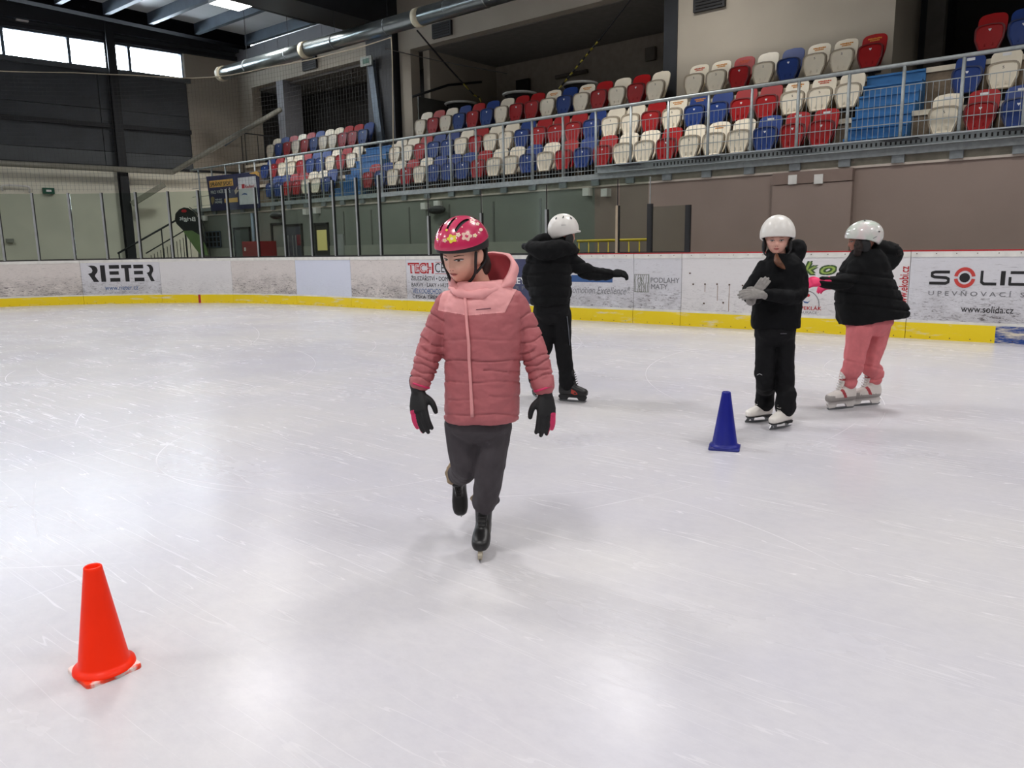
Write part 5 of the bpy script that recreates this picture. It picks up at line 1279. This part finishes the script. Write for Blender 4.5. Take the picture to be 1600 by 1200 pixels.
fm[(cy < yl) & (cx > np.interp(cy, [440, 465, 490], [700, 688, 683])) & (cx < np.interp(cy, [445, 460, 490], [812, 803, 788]))] = 1; fm[cy < 452] = 1
j1 = mesh('jacket', V, F, [M_JD, M_JL], g1.root, True, fm); jt = bvh(V, F)
zp = [(727, 462), (728.5, 480), (730, 500), (731.5, 520), (733, 540), (734, 560), (735, 580), (736, 600), (737, 620), (738, 640), (738.5, 652)]
ribbon(j1, 'zip_placket', jt, zp, 4.6, P('zip_pink', (222, 150, 150), .5), .009)
ribbon(j1, 'chest_print', jt, [(744, 484), (749, 483.4), (754, 483), (760, 482.4), (767, 481.6)], 1.2, P('print_mauve', (122, 70, 84), .6), .002, True)
# hood lying open around the neck
nc = A1(753, 450, .03); hv_ = []; hf = []; hm = []; PH = np.radians(np.linspace(-62, 232, 44)); nl = 10
top_y = lambda d: np.interp(d, [-62, -30, 0, 35, 70, 105, 140, 180, 232], [450, 432, 411, 397, 393, 398, 412, 430, 448])
for side, (s0) in ((0, 1.0), (1, .80)):
    for ph in PH:
        dd = math.degrees(ph); zt = A1(753, float(top_y(dd)), .03)[2]; zb = A1(753, 458, .03)[2]
        for k in range(nl):
            u = k/(nl-1); r = (.088 + .034*math.sin(u*math.pi*.75)) * (1.0 if side == 0 else .80 + .06*u); r *= 1 + (.13*math.exp(-((dd-20)/50)**2))
            fold = 1 + .025*math.sin(dd*.12 + u*9)*(1-side)
            hv_.append(np.array([0, 0, zb + (zt-zb)*(u if side == 0 else min(u, .97))]) + np.array([nc[0], nc[1], 0]) + (RT*math.cos(ph)*r*1.08 + HV*math.sin(ph)*r)*fold)
nP = len(PH); o_ = nP*nl
for i in range(nP-1):
    for k in range(nl-1):
        a = i*nl+k; hf.append((a, a+nl, a+nl+1, a+1)); hm.append(0); hf.append((o_+a, o_+a+1, o_+a+nl+1, o_+a+nl)); hm.append(1)
    hf.append((i*nl+nl-1, (i+1)*nl+nl-1, o_+(i+1)*nl+nl-1, o_+i*nl+nl-1)); hm.append(0); hf.append((i*nl, o_+i*nl, o_+(i+1)*nl, (i+1)*nl)); hm.append(0)
for i in (0, nP-1):
    for k in range(nl-1): hf.append((i*nl+k, i*nl+k+1, o_+i*nl+k+1, o_+i*nl+k)); hm.append(0)
ho = mesh('hood', hv_, hf, [M_JL, M_JR], j1, True, hm)
V, F = g1.T([(702, 449, -.03), (710, 455, -.075), (728, 461, -.10), (752, 460, -.10), (778, 452, -.06), (796, 444, .0)], [.010, .013, .015, .017, .018, .014]); V = wrinkle(V, F, .008, 28, 3); mesh('collar', V, F, M_JL, j1, True)
# helmet with vents and flowers
rim1 = lambda a: .020 - .012*math.cos(a) - .006*math.sin(a)**2
def vents(p):
    x, y, z = p
    if z < .03: return False
    for x0, y0, y1, w in ((0, .02, .085, .010), (0, -.07, -.01, .010), (.045, .0, .085, .0105), (-.045, .0, .085, .0105), (.046, -.09, -.035, .010), (-.046, -.09, -.035, .010)):
        if y0 < y < y1 and abs(x-x0*(1-.25*abs(y)/.1)) < .62*w*(1-abs((y-(y0+y1)/2)/(y1-y0))**2*1.2): return True
    return False
M_HP = P('helmet_pink', (198, 44, 88), .25, 0, .06, 10, spec=.6, coat=.5)
hel, hcc = helmet(g1, hc1, H1, (0, -.004, .040), (.101, .126, .112), rim1, M_HP, vents, .006, n=240, mm=110)
fo, _ = helmet(g1, hc1, H1, (0, -.004, .040), (.096, .121, .105), lambda a: -.014 + .010*math.cos(a), M_BLACK, None, .016, 'foam'); fo.parent = hel; fo.location = (0, 0, 0)
fm_y = P('flower_yellow', (224, 206, 60), .35); fm_p = P('flower_pale', (226, 186, 170), .35); fm_w = P('flower_cream', (238, 214, 190), .35)
htree = bvh([v for v in (np.array(hel.data.vertices[i].co)+wloc(hel) for i in range(len(hel.data.vertices)))], [tuple(p.vertices) for p in hel.data.polygons])
def flower(pxx, pyy, r, m, m2, rot=0.0):
    for rr, mm_, pet, of in ((r, m, 5, .0009), (r*.36, m2, 0, .0014)):
        pts = []
        for a in np.linspace(0, 2*math.pi, 30, endpoint=False):
            R_ = rr*(1+.20*math.cos(pet*(a+rot))) if pet else rr
            pts.append((pxx+R_*math.cos(a), pyy+R_*math.sin(a)*.9))
        q_ = [cast(htree, EYE, ray(x, y)) for x, y in pts]; c_ = cast(htree, EYE, ray(pxx, pyy))
        if c_[0] is None or any(p[0] is None or np.linalg.norm(p[0]-c_[0]) > .03 for p in q_): continue
        Vf = [p[0]+p[1]*of for p in q_] + [c_[0]+c_[1]*(of+.0006)]; n_f = len(q_)
        mesh('flower_print', Vf, [(i, (i+1) % n_f, n_f) for i in range(n_f)], mm_, hel, True)
for x, y, r, a, b in ((706, 373, 7.0, fm_y, fm_w), (751, 359, 8.0, fm_y, fm_w), (729, 369, 7.6, fm_p, M_HP), (698, 360, 5.4, fm_p, fm_y), (687, 359, 4.4, fm_y, fm_w), (684, 374, 4.4, fm_w, fm_y), (716, 367, 3.6, fm_w, fm_p), (738, 345, 4.0, fm_p, M_HP), (695, 376, 3.2, fm_p, fm_y), (713, 342, 3.4, fm_w, fm_p), (742, 368, 3.2, fm_w, fm_y), (722, 355, 3.0, fm_y, fm_w), (746, 350, 2.8, fm_w, fm_p)): flower(x, y, r, a, b, x*.3)
for sx in (1, -1):
    strap(g1, hel, [(sx*.082, .030, .020), (sx*.078, .034, -.015), (sx*.066, .030, -.062), (sx*.040, .045, -.098), (0, .058, -.113)], hc1, H1, .0058)
    strap(g1, hel, [(sx*.080, -.050, .015), (sx*.080, -.030, -.030), (sx*.068, .024, -.062)], hc1, H1, .0052)
V, F = tube([np.array(p) @ H1 + hc1 for p in ((-.058, -.055, -.01), (-.062, -.060, -.05), (-.052, -.050, -.085), (-.040, -.035, -.11))], [.018, .020, .018, .012], 12); mesh('hair', wrinkle(V, F, .005, 50), F, P('hair_dark', (44, 30, 24), .6, 0, .3, 60), g1.root, True)
# gloves
M_GB = P('glove_black', (14, 13, 15), .7, 0, .15, 30); M_GP = P('glove_pink', (206, 44, 96), .6)
wl, wr = A1(653.5, 613, -.06), A1(852, 617, -.06)
acc = (M_GP, lambda a, b, c: (a > .06) & (c > .004))
glove(g1, wl, unit(A1(655, 660, -.12)-wl), unit(RT*.35+HV*.9+ZZ*.1), RT*.9-HV*.5, .98, M_GB, .26, .05, (M_GP, lambda a, b, c: (a > .075) & (b < -.014)), cuff=.05, cuff_r=.036)
glove(g1, wr, unit(A1(855, 665, -.10)-wr), unit(-RT*.3+HV*.9), -RT*.9-HV*.5, .98, M_GB, .26, .07, (M_GP, lambda a, b, c: (a > .075) & (b < -.014)), cuff=.05, cuff_r=.037)
for a, r, p0, p1 in ((wl, .0405, (657, 600, -.055), (656, 603, -.056)), (wr, .042, (849, 605, -.055), (850, 608, -.056))):
    V, F = tube([A1(*p0), A1(*p1)], r, 20, 'flat', 1); mesh('cuff_trim', V, F, M_GP, j1, True)
# skates
gt = g1.base; skate(g1, gt + HV*.045, unit(-HV - RT*.06 + ZZ*.0), ZZ + RT*.03, 'hockey', .215, lean=.0)
skate(g1, gl, Xl, Zl, 'hockey', .20, lean=.0)

# ------------------------------------------------------------------ 2: child in black seen from behind, arm stretched out
M_BK = P('fabric_black', (9, 10, 12), .85, 0, .2, 30, .1, 120, spec=.25); M_BKT = P('trousers_black', (10, 10, 13), .8, 0, .2, 30, .1, 120, spec=.25); M_BKS = P('shell_black', (6, 7, 10), .75, 0, .2, 12, spec=.18)
M_HW = P('helmet_white', (226, 222, 216), .32, 0, .02, spec=.5)
def ski_rim(front, side, back):
    def f(a):
        c = math.cos(a); return side + (front-side)*max(0, c)**1.2*1.0 + (back-side)*max(0, -c)
    return f
def pads(fig, hel, c, A, s=1.0):
    for sx in (1, -1):
        V, F = ellipsoid(np.array([sx*.082, -.004, -.040])*s @ A + c, np.array([.016, .038, .050])*s, 16, 10, A); mesh('ear_pad', V, F, M_BLACK, hel, True)
        strap(fig, hel, [(sx*.086*s, .008*s, -.060*s), (sx*.068*s, .040*s, -.095*s), (0, .055*s, -.122*s)], c, A, .0062)
g2 = Fig(891, 628, 'child in black seen from behind, white helmet, arm stretched towards the right'); g2.hold = ''
A2 = g2.A
f2 = unit(RT*.86 + HV*.5 - ZZ*.10); hc2 = A2(881.5, 366, .0)
bs = [g2.T([(878, 378, 0), (872, 395, 0), (866, 410, 0)], [.05, .055, .07]), loft([g2.ring(842, 880, 398, .08), g2.ring(836, 884, 425, .10), g2.ring(838, 884, 460, .10), g2.ring(840, 885, 495, .11)], 18),
      g2.T([(880, 402, 0), (920, 426, .05), (950, 428, .08)], [.04, .032, .022]), g2.T([(838, 405, 0), (831, 440, .08), (844, 454, .24)], [.04, .032, .022]),
      g2.T([(853, 490, .02), (849, 535, .03)], [.06, .045]), g2.T([(874, 490, 0), (880, 545, 0), (881, 572, 0)], [.06, .045, .035])]
b2, t2, H2, _ = person_body(g2, hc2, f2, ZZ, 1.06, bs, M_SKIN2, .007); face(g2, b2, t2, hc2, H2, 1.06, lid=.5)
V, F = fuse([loft([g2.ring(835, 890, 470, .135), g2.ring(834, 890, 490, .14), g2.ring(845, 882, 505, .09)], 22), tube([A2(853, 490, .02), A2(848, 545, .04)] + shaft_line(onz(840, 622), unit(RT*.3-HV*.95), ZZ, 'hockey', .245), [.10, .072, .066, .064, .062]), tube([A2(874, 488, 0), A2(879, 530, -.01), A2(882, 562, 0)] + shaft_line(onz(894, 628), unit(RT*.86-HV*.42), ZZ, 'hockey', .245, .01), [.095, .073, .067, .066, .068, .070])], .009, 4)
V = wrinkle(V, F, .010, 7, 4); to = mesh('trousers', V, F, M_BKT, g2.root, True); tt = bvh(V, F)
ribbon(to, 'side_stripe', tt, [(885.5, 494), (886.5, 502), (888, 515), (889, 530), (890, 540)], 1.2, P('stripe_grey', (92, 96, 104), .6), .004)
V, F = fuse([loft([g2.ring(829, 891, 476, .15), g2.ring(826, 893, 455, .16), g2.ring(825, 893, 430, .155), g2.ring(827, 893, 408, .14), g2.ring(832, 890, 394, .12), g2.ring(842, 884, 383, .09)], 28),
             g2.T([(884, 402, 0), (905, 417, .03), (925, 427, .05), (952, 428, .08)], [.072, .066, .062, .048]), g2.T([(834, 408, 0), (829, 440, .08), (846, 455, .25)], [.075, .065, .05]),
             g2.T([(821, 385, .0), (835, 389, -.10), (858, 391, -.15), (882, 388, -.10), (900, 392, .0)], [.030, .062, .075, .06, .030]), g2.T([(826, 384, .02), (850, 374, .0), (874, 380, .02), (897, 390, .04)], [.03, .06, .06, .035])], .010, 4)
V = wrinkle(V, F, .014, 8, 5); q = proj(V); g = sum(np.exp(-((q[:, 1]-y0-2*np.sin(q[:, 0]*.1))/1.4)**2) for y0 in (410, 428, 446, 464)); V = groove(V, F, np.clip(g, 0, 1), .010)
mesh('jacket', V, F, M_BK, g2.root, True)
he, hcc2 = helmet(g2, hc2, H2, (0, -.012, .038), (.112, .132, .125), ski_rim(-.005, -.040, -.085), M_HW, None, .016); 
brm = [np.array([math.sin(a)*.110, .118*math.cos(a)+(.030*max(0, math.cos(a))**2), -.003-.01*(1-math.cos(a))]) @ H2 + hcc2 for a in np.radians(np.linspace(-62, 62, 15))]
V, F = tube(brm, [.004]+[.008]*13+[.004], 8, sub=2); mesh('visor', V, F, M_HW, he, True)
pads(g2, he, hc2, H2, 1.06)
h2t = bvh([np.array(v.co)+wloc(he) for v in he.data.vertices], [tuple(p.vertices) for p in he.data.polygons])
for x, y, ang in ((869, 341.5, -1.0), (880, 339.5, -1.2), (892, 341, -2.2)):
    pts = []
    for a in np.linspace(0, 6.28, 12, endpoint=False): u, v = 2.1*math.cos(a), .9*math.sin(a); pts.append((x+u*math.cos(ang)-v*math.sin(ang), y+u*math.sin(ang)+v*math.cos(ang)))
    dd = drape(h2t, pts, .002)
    if all(p is not None for p in dd): mesh('vent', dd, [tuple(range(12))], M_BLACK, he)
ribbon(he, 'lettering', h2t, [(877, 352), (880, 351.8), (884, 351.6)], .7, M_INKG, .002, True)
V, F = ellipsoid(np.array([0, -.035, -.075]) @ H2 + hc2, (.082, .075, .075), 20, 14, H2); mesh('neck_gaiter', V, F, M_BK, g2.root, True)
glove(g2, A2(956, 428, .085), RT*.98+ZZ*.06, unit(HV*.6-ZZ*.7), unit(HV*.5+ZZ*.8), 1.0, M_BK, .45, .05, cuff=.10, cuff_r=.046, voxel=.005)
glove(g2, A2(848, 454, .27), RT*.4+HV*.8, RT, ZZ, .95, M_BK, .5, .05, cuff=.04, cuff_r=.046, voxel=.006)
sk = skate(g2, onz(894, 628), unit(RT*.86-HV*.42), ZZ, 'hockey', .245)
M_SR = P('skate_red', (176, 60, 46), .5)
def sk_mark(sk, pix, m, nm):
    tr_ = bvh([np.array(v.co)+wloc(sk) for v in sk.data.vertices], [tuple(p.vertices) for p in sk.data.polygons]); dd = drape(tr_, pix, .003)
    if all(p is not None for p in dd): mesh(nm, dd, [tuple(range(len(dd)))], m, sk)
sk_mark(sk, [(893, 608), (899, 611), (903, 616), (898, 617), (892, 614)], M_SR, 'red_panel'); sk_mark(sk, [(884, 618), (889, 617), (892, 621), (885, 623)], P('skate_white', (220, 214, 210), .5), 'white_panel')
skate(g2, onz(840, 622), unit(RT*.3-HV*.95), ZZ, 'hockey', .245)

# ------------------------------------------------------------------ 3: girl with clasped gloves and white helmet
g3 = Fig(1210, 666, 'girl in black jacket and plain white helmet standing with gloved hands clasped'); g3.hold = ''
A3 = g3.A
K3a, T3a, K3b, T3b = onz(1187, 659), unit(-RT*.90-HV*.36), onz(1220.5, 669), unit(-RT*.78-HV*.55)
f3 = unit(-HV*.93 - RT*.36 - ZZ*.06); hc3 = A3(1214.5, 375, .0)
bs = [g3.T([(1216, 390, .02), (1217, 408, .02), (1217, 420, .02)], [.048, .05, .06]), loft([g3.ring(1200, 1234, 410, .07), g3.ring(1190, 1246, 430, .09), g3.ring(1190, 1244, 480, .09), g3.ring(1188, 1240, 525, .10)], 18),
      g3.T([(1194, 420, 0), (1178, 450, -.05), (1178, 463, -.15)], [.034, .028, .02]), g3.T([(1242, 420, 0), (1246, 452, -.04), (1215, 461, -.18)], [.034, .028, .02]),
      g3.T([(1198, 515, 0), (1196, 570, 0), (1195, 605, .02)], [.07, .055, .036]), g3.T([(1226, 515, 0), (1227, 575, 0), (1226, 610, 0)], [.07, .055, .036])]
b3, t3, H3, _ = person_body(g3, hc3, f3, ZZ, 1.0, bs, P('skin_fair', (222, 168, 150), .5, 0, .05, 30), .0055); face(g3, b3, t3, hc3, H3, 1.0, lid=.35)
V, F = fuse([loft([g3.ring(1180, 1243, 500, .115), g3.ring(1180, 1242, 525, .12), g3.ring(1194, 1230, 540, .06)], 22), tube([A3(1197, 525, 0), A3(1195, 570, 0), A3(1195, 600, .01)] + shaft_line(K3a, T3a, ZZ, 'figure', .215, .014, -.014), [.072, .066, .064, .066, .070, .075]), tube([A3(1226, 525, 0), A3(1227, 575, -.01), A3(1226, 605, 0)] + shaft_line(K3b, T3b, ZZ, 'figure', .215, .014, -.014), [.072, .066, .065, .067, .071, .076])], .0075, 4)
V = wrinkle(V, F, .009, 9, 6); o = mesh('trousers', V, F, M_BKT, g3.root, True); t3t = bvh(V, F)
ribbon(o, 'snow_mark', t3t, [(1183, 586), (1187, 584), (1191, 586)], 1.2, P('snow_dust', (150, 150, 152), .9), .003, True); ribbon(o, 'label_tag', t3t, [(1219, 521.5), (1224, 521.3), (1229, 521.4)], 1.4, P('tag_grey', (80, 80, 86), .7), .003, True)
V, F = fuse([loft([g3.ring(1175, 1250, 512, .125), g3.ring(1175, 1250, 495, .13), g3.ring(1177, 1252, 470, .13), g3.ring(1180, 1256, 440, .125), g3.ring(1184, 1258, 424, .115), g3.ring(1190, 1252, 411, .10), g3.ring(1199, 1244, 402, .085), g3.ring(1202, 1238, 396, .07)], 30),
             g3.T([(1194, 420, 0), (1181, 440, -.03), (1170, 460, -.08), (1182, 465, -.17)], [.060, .056, .052, .042]), g3.T([(1245, 422, 0), (1250, 445, -.02), (1242, 464, -.09), (1210, 461, -.19), (1197, 460, -.215)], [.062, .058, .056, .045, .041]),
             ellipsoid(A3(1240, 397, .06), (.075, .09, .105), 20, 14, np.array([RT, HV, unit(ZZ*1.0+RT*.25)])), ellipsoid(A3(1246, 388, .08), (.048, .07, .062), 16, 12, np.array([RT, HV, ZZ])), g3.T([(1203, 402, -.03), (1206, 396, .04), (1220, 392, .09)], [.025, .04, .04])], .0075, 4)
V = wrinkle(V, F, .009, 10, 7); o = mesh('jacket', V, F, M_BKS, g3.root, True)
he, _ = helmet(g3, hc3, H3, (0, -.010, .036), (.116, .128, .132), ski_rim(-.006, -.024, -.07), M_HW, None, .016); pads(g3, he, hc3, H3, 1.02)
h3t = bvh([np.array(v.co)+wloc(he) for v in he.data.vertices], [tuple(p.vertices) for p in he.data.polygons])
for x, y in ((1220.5, 369.8), (1225, 369.5)):
    dd = drape(h3t, [(x+.9*math.cos(a), y+.9*math.sin(a)) for a in np.linspace(0, 6.28, 8, endpoint=False)], .002)
    if all(p is not None for p in dd): mesh('rivet', dd, [tuple(range(8))], M_INKG, he)
M_HAIR = P('hair_auburn', (100, 60, 36), .55, 0, .35, 50)
V, F = g3.T([(1213, 399, -.065), (1213.5, 405, -.10), (1217, 411, -.125), (1222, 416, -.13), (1226, 420, -.125)], [.012, .019, .022, .014, .005]); mesh('hair', wrinkle(V, F, .003, 40, 2), F, M_HAIR, g3.root, True)
M_GG = P('glove_knit_grey', (142, 138, 134), .9, 0, .12, 60, .2, 200)
glove(g3, A3(1190, 460, -.225), -RT*.96+ZZ*.10-HV*.1, unit(-ZZ*.5+HV*.8), unit(ZZ*.9), .92, M_GG, .34, .06, cuff=.03, cuff_r=.034, voxel=.004)
glove(g3, A3(1178, 463, -.19), unit(RT*.45+ZZ*.85-HV*.25), unit(HV*.8+RT*.4), unit(RT*.8-HV*.4), .88, M_GG, .22, .05, cuff=.035, cuff_r=.034, voxel=.004)
skate(g3, K3a, T3a, ZZ, 'figure', .215); skate(g3, K3b, T3b, ZZ, 'figure', .215)

# ------------------------------------------------------------------ 4: child in pink trousers turning away
g4 = Fig(1330, 638, 'child in black puffer jacket and pink trousers with pearly helmet, reaching towards the left'); g4.hold = ''
A4 = g4.A
K4a, T4a, K4b, T4b = onz(1314, 639), unit(-RT*.93-HV*.30), onz(1353, 633.5), unit(-RT*.86-HV*.2)
f4 = unit(-RT*.93 + HV*.28 - ZZ*.14); hc4 = A4(1347.5, 375, .0)
bs = [g4.T([(1350, 390, 0), (1354, 408, 0), (1356, 425, 0)], [.05, .055, .07]), loft([g4.ring(1335, 1378, 412, .09), g4.ring(1330, 1384, 445, .11), g4.ring(1332, 1386, 490, .11), g4.ring(1340, 1380, 512, .08)], 18),
      g4.T([(1342, 418, -.05), (1322, 438, -.11), (1294, 440, -.10)], [.036, .03, .022]), g4.T([(1350, 420, .12), (1332, 446, .2), (1310, 447, .2)], [.036, .03, .022]),
      g4.T([(1344, 505, -.05), (1336, 550, -.05), (1333, 580, -.04)], [.06, .048, .036]), g4.T([(1374, 505, .06), (1364, 550, .08), (1360, 578, .1)], [.06, .048, .036])]
b4, t4, H4, _ = person_body(g4, hc4, f4, ZZ, 1.04, bs, P('skin_tan', (150, 96, 76), .5, 0, .06, 30), .007); face(g4, b4, t4, hc4, H4, 1.04, lid=.6)
M_PT = P('trousers_pink', (206, 112, 116), .85, 0, .08, 20, .1, 150)
V, F = fuse([loft([g4.ring(1322, 1394, 488, .13), g4.ring(1320, 1393, 505, .135), g4.ring(1336, 1380, 524, .07)], 24), tube([A4(1343, 515, -.05), A4(1336, 550, -.05), A4(1332, 575, -.05)] + shaft_line(K4a, T4a, ZZ, 'rec', .255)[:2], [.096, .084, .074, .070, .068]), tube([A4(1373, 512, .06), A4(1365, 545, .07), A4(1360, 572, .08)] + shaft_line(K4b, T4b, ZZ, 'rec', .25)[:2], [.090, .077, .070, .067, .064])], .009, 4)
V = wrinkle(V, F, .011, 8, 8, (1, 1, .6)); q = proj(V); g = np.exp(-((q[:, 1]-593-1.5*np.sin(q[:, 0]*.3))/1.2)**2) + .7*np.exp(-((q[:, 1]-565-.25*(q[:, 0]-1330))/1.4)**2); V = groove(V, F, np.clip(g, 0, 1), .010); mesh('trousers', V, F, M_PT, g4.root, True)
cu = g4.k
V, F = fuse([loft([(A4(1366, 500, 0), RT*(52*cu)+ZZ*.035, HV*.17, 2.3), (A4(1364, 490, 0), RT*(54*cu)+ZZ*.03, HV*.18, 2.3), g4.ring(1306, 1410, 470, .175), g4.ring(1305, 1399, 447, .165), g4.ring(1309, 1391, 428, .15), g4.ring(1319, 1386, 410, .13), g4.ring(1330, 1380, 397, .11), g4.ring(1334, 1372, 389, .09)], 30),
             g4.T([(1340, 420, -.08), (1326, 437, -.11), (1306, 441, -.11), (1287, 440.5, -.10)], [.075, .060, .050, .043]), g4.T([(1350, 420, .12), (1334, 446, .2), (1306, 447, .2)], [.07, .06, .05]),
             g4.T([(1358, 392, .04), (1378, 388, .02), (1396, 390, .0), (1401, 398, .0), (1390, 410, .0), (1372, 410, .0)], [.045, .055, .045, .040, .06, .07])], .010, 4)
V = wrinkle(V, F, .012, 8, 9); q = proj(V); g = sum(np.exp(-((q[:, 1]-y0-.12*(q[:, 0]-1360))/1.5)**2) for y0 in (430, 446, 462, 478)); V = groove(V, F, np.clip(g, 0, 1), .014); mesh('jacket', V, F, M_BK, g4.root, True)
V, F = g4.T([(1345, 383, -.02), (1362, 379, .03), (1382, 382, .03), (1400, 388, .0), (1403, 397, -.03)], [.020, .028, .030, .030, .026]); V = wrinkle(V, F, .022, 55, 4); mesh('fur_trim', V, F, P('fur_black', (24, 22, 22), .95, 0, .3, 60), g4.root, True)
M_PEARL = bpy.data.materials.new('helmet_pearl'); M_PEARL.use_nodes = True; nt = M_PEARL.node_tree; bb = nt.nodes['Principled BSDF']; tc = nt.nodes.new('ShaderNodeTexCoord'); nn = nt.nodes.new('ShaderNodeTexNoise'); nn.inputs['Scale'].default_value = 7; nt.links.new(tc.outputs['Object'], nn.inputs['Vector']); rr = nt.nodes.new('ShaderNodeValToRGB'); rr.color_ramp.elements[0].position = .35; rr.color_ramp.elements[1].position = .65
rr.color_ramp.elements[0].color = (*lin((190, 204, 190)), 1); rr.color_ramp.elements[1].color = (*lin((224, 200, 200)), 1); e_ = rr.color_ramp.elements.new(.5); e_.color = (*lin((216, 212, 208)), 1); nt.links.new(nn.outputs['Fac'], rr.inputs[0]); nt.links.new(rr.outputs[0], bb.inputs['Base Color']); bb.inputs['Roughness'].default_value = .22; bb.inputs['Coat Weight'].default_value = .6
he, hcc4 = helmet(g4, hc4, H4, (0, -.014, .030), (.112, .136, .116), ski_rim(.004, -.030, -.082), M_PEARL, None, .016); pads(g4, he, hc4, H4, 1.04)
h4t = bvh([np.array(v.co)+wloc(he) for v in he.data.vertices], [tuple(p.vertices) for p in he.data.polygons])
for x, y in ((1351, 345), (1373.5, 362)):
    dd = drape(h4t, [(x+1.8*math.cos(a), y+.9*math.sin(a)) for a in np.linspace(0, 6.28, 8, endpoint=False)], .002)
    if all(p is not None for p in dd): mesh('vent', dd, [tuple(range(8))], M_BLACK, he)
ribbon(he, 'lettering', h4t, [(1364, 372.5), (1367, 371), (1370, 369.5)], 1.0, M_INKG, .002, True)
M_HC = P('hair_black_curly', (36, 24, 20), .8, 0, .4, 60)
V, F = fuse([g4.T([(1341, 380, -.07), (1341, 388, -.08), (1340, 396, -.07), (1344, 404, -.05)], [.026, .030, .026, .014]), g4.T([(1348, 384, -.06), (1352, 392, -.05)], [.036, .036])], .006, 2); mesh('hair', wrinkle(V, F, .007, 60, 5), F, M_HC, g4.root, True)
glove(g4, A4(1285, 440.5, -.10), -RT*.99-ZZ*.03, unit(HV*.6-ZZ*.5), unit(ZZ*.8+HV*.3), .95, P('glove_hot_pink', (222, 34, 96), .6), .42, .06, cuff=.05, cuff_r=.040, voxel=.005)
glove(g4, A4(1304, 447, .2), -RT, unit(HV*.5-ZZ*.7), ZZ, .9, MATS['glove_hot_pink'], .5, .05, cuff=.04, cuff_r=.042, voxel=.006)
skate(g4, K4a, T4a, ZZ, 'rec', .255); skate(g4, K4b, T4b, ZZ, 'rec', .25)
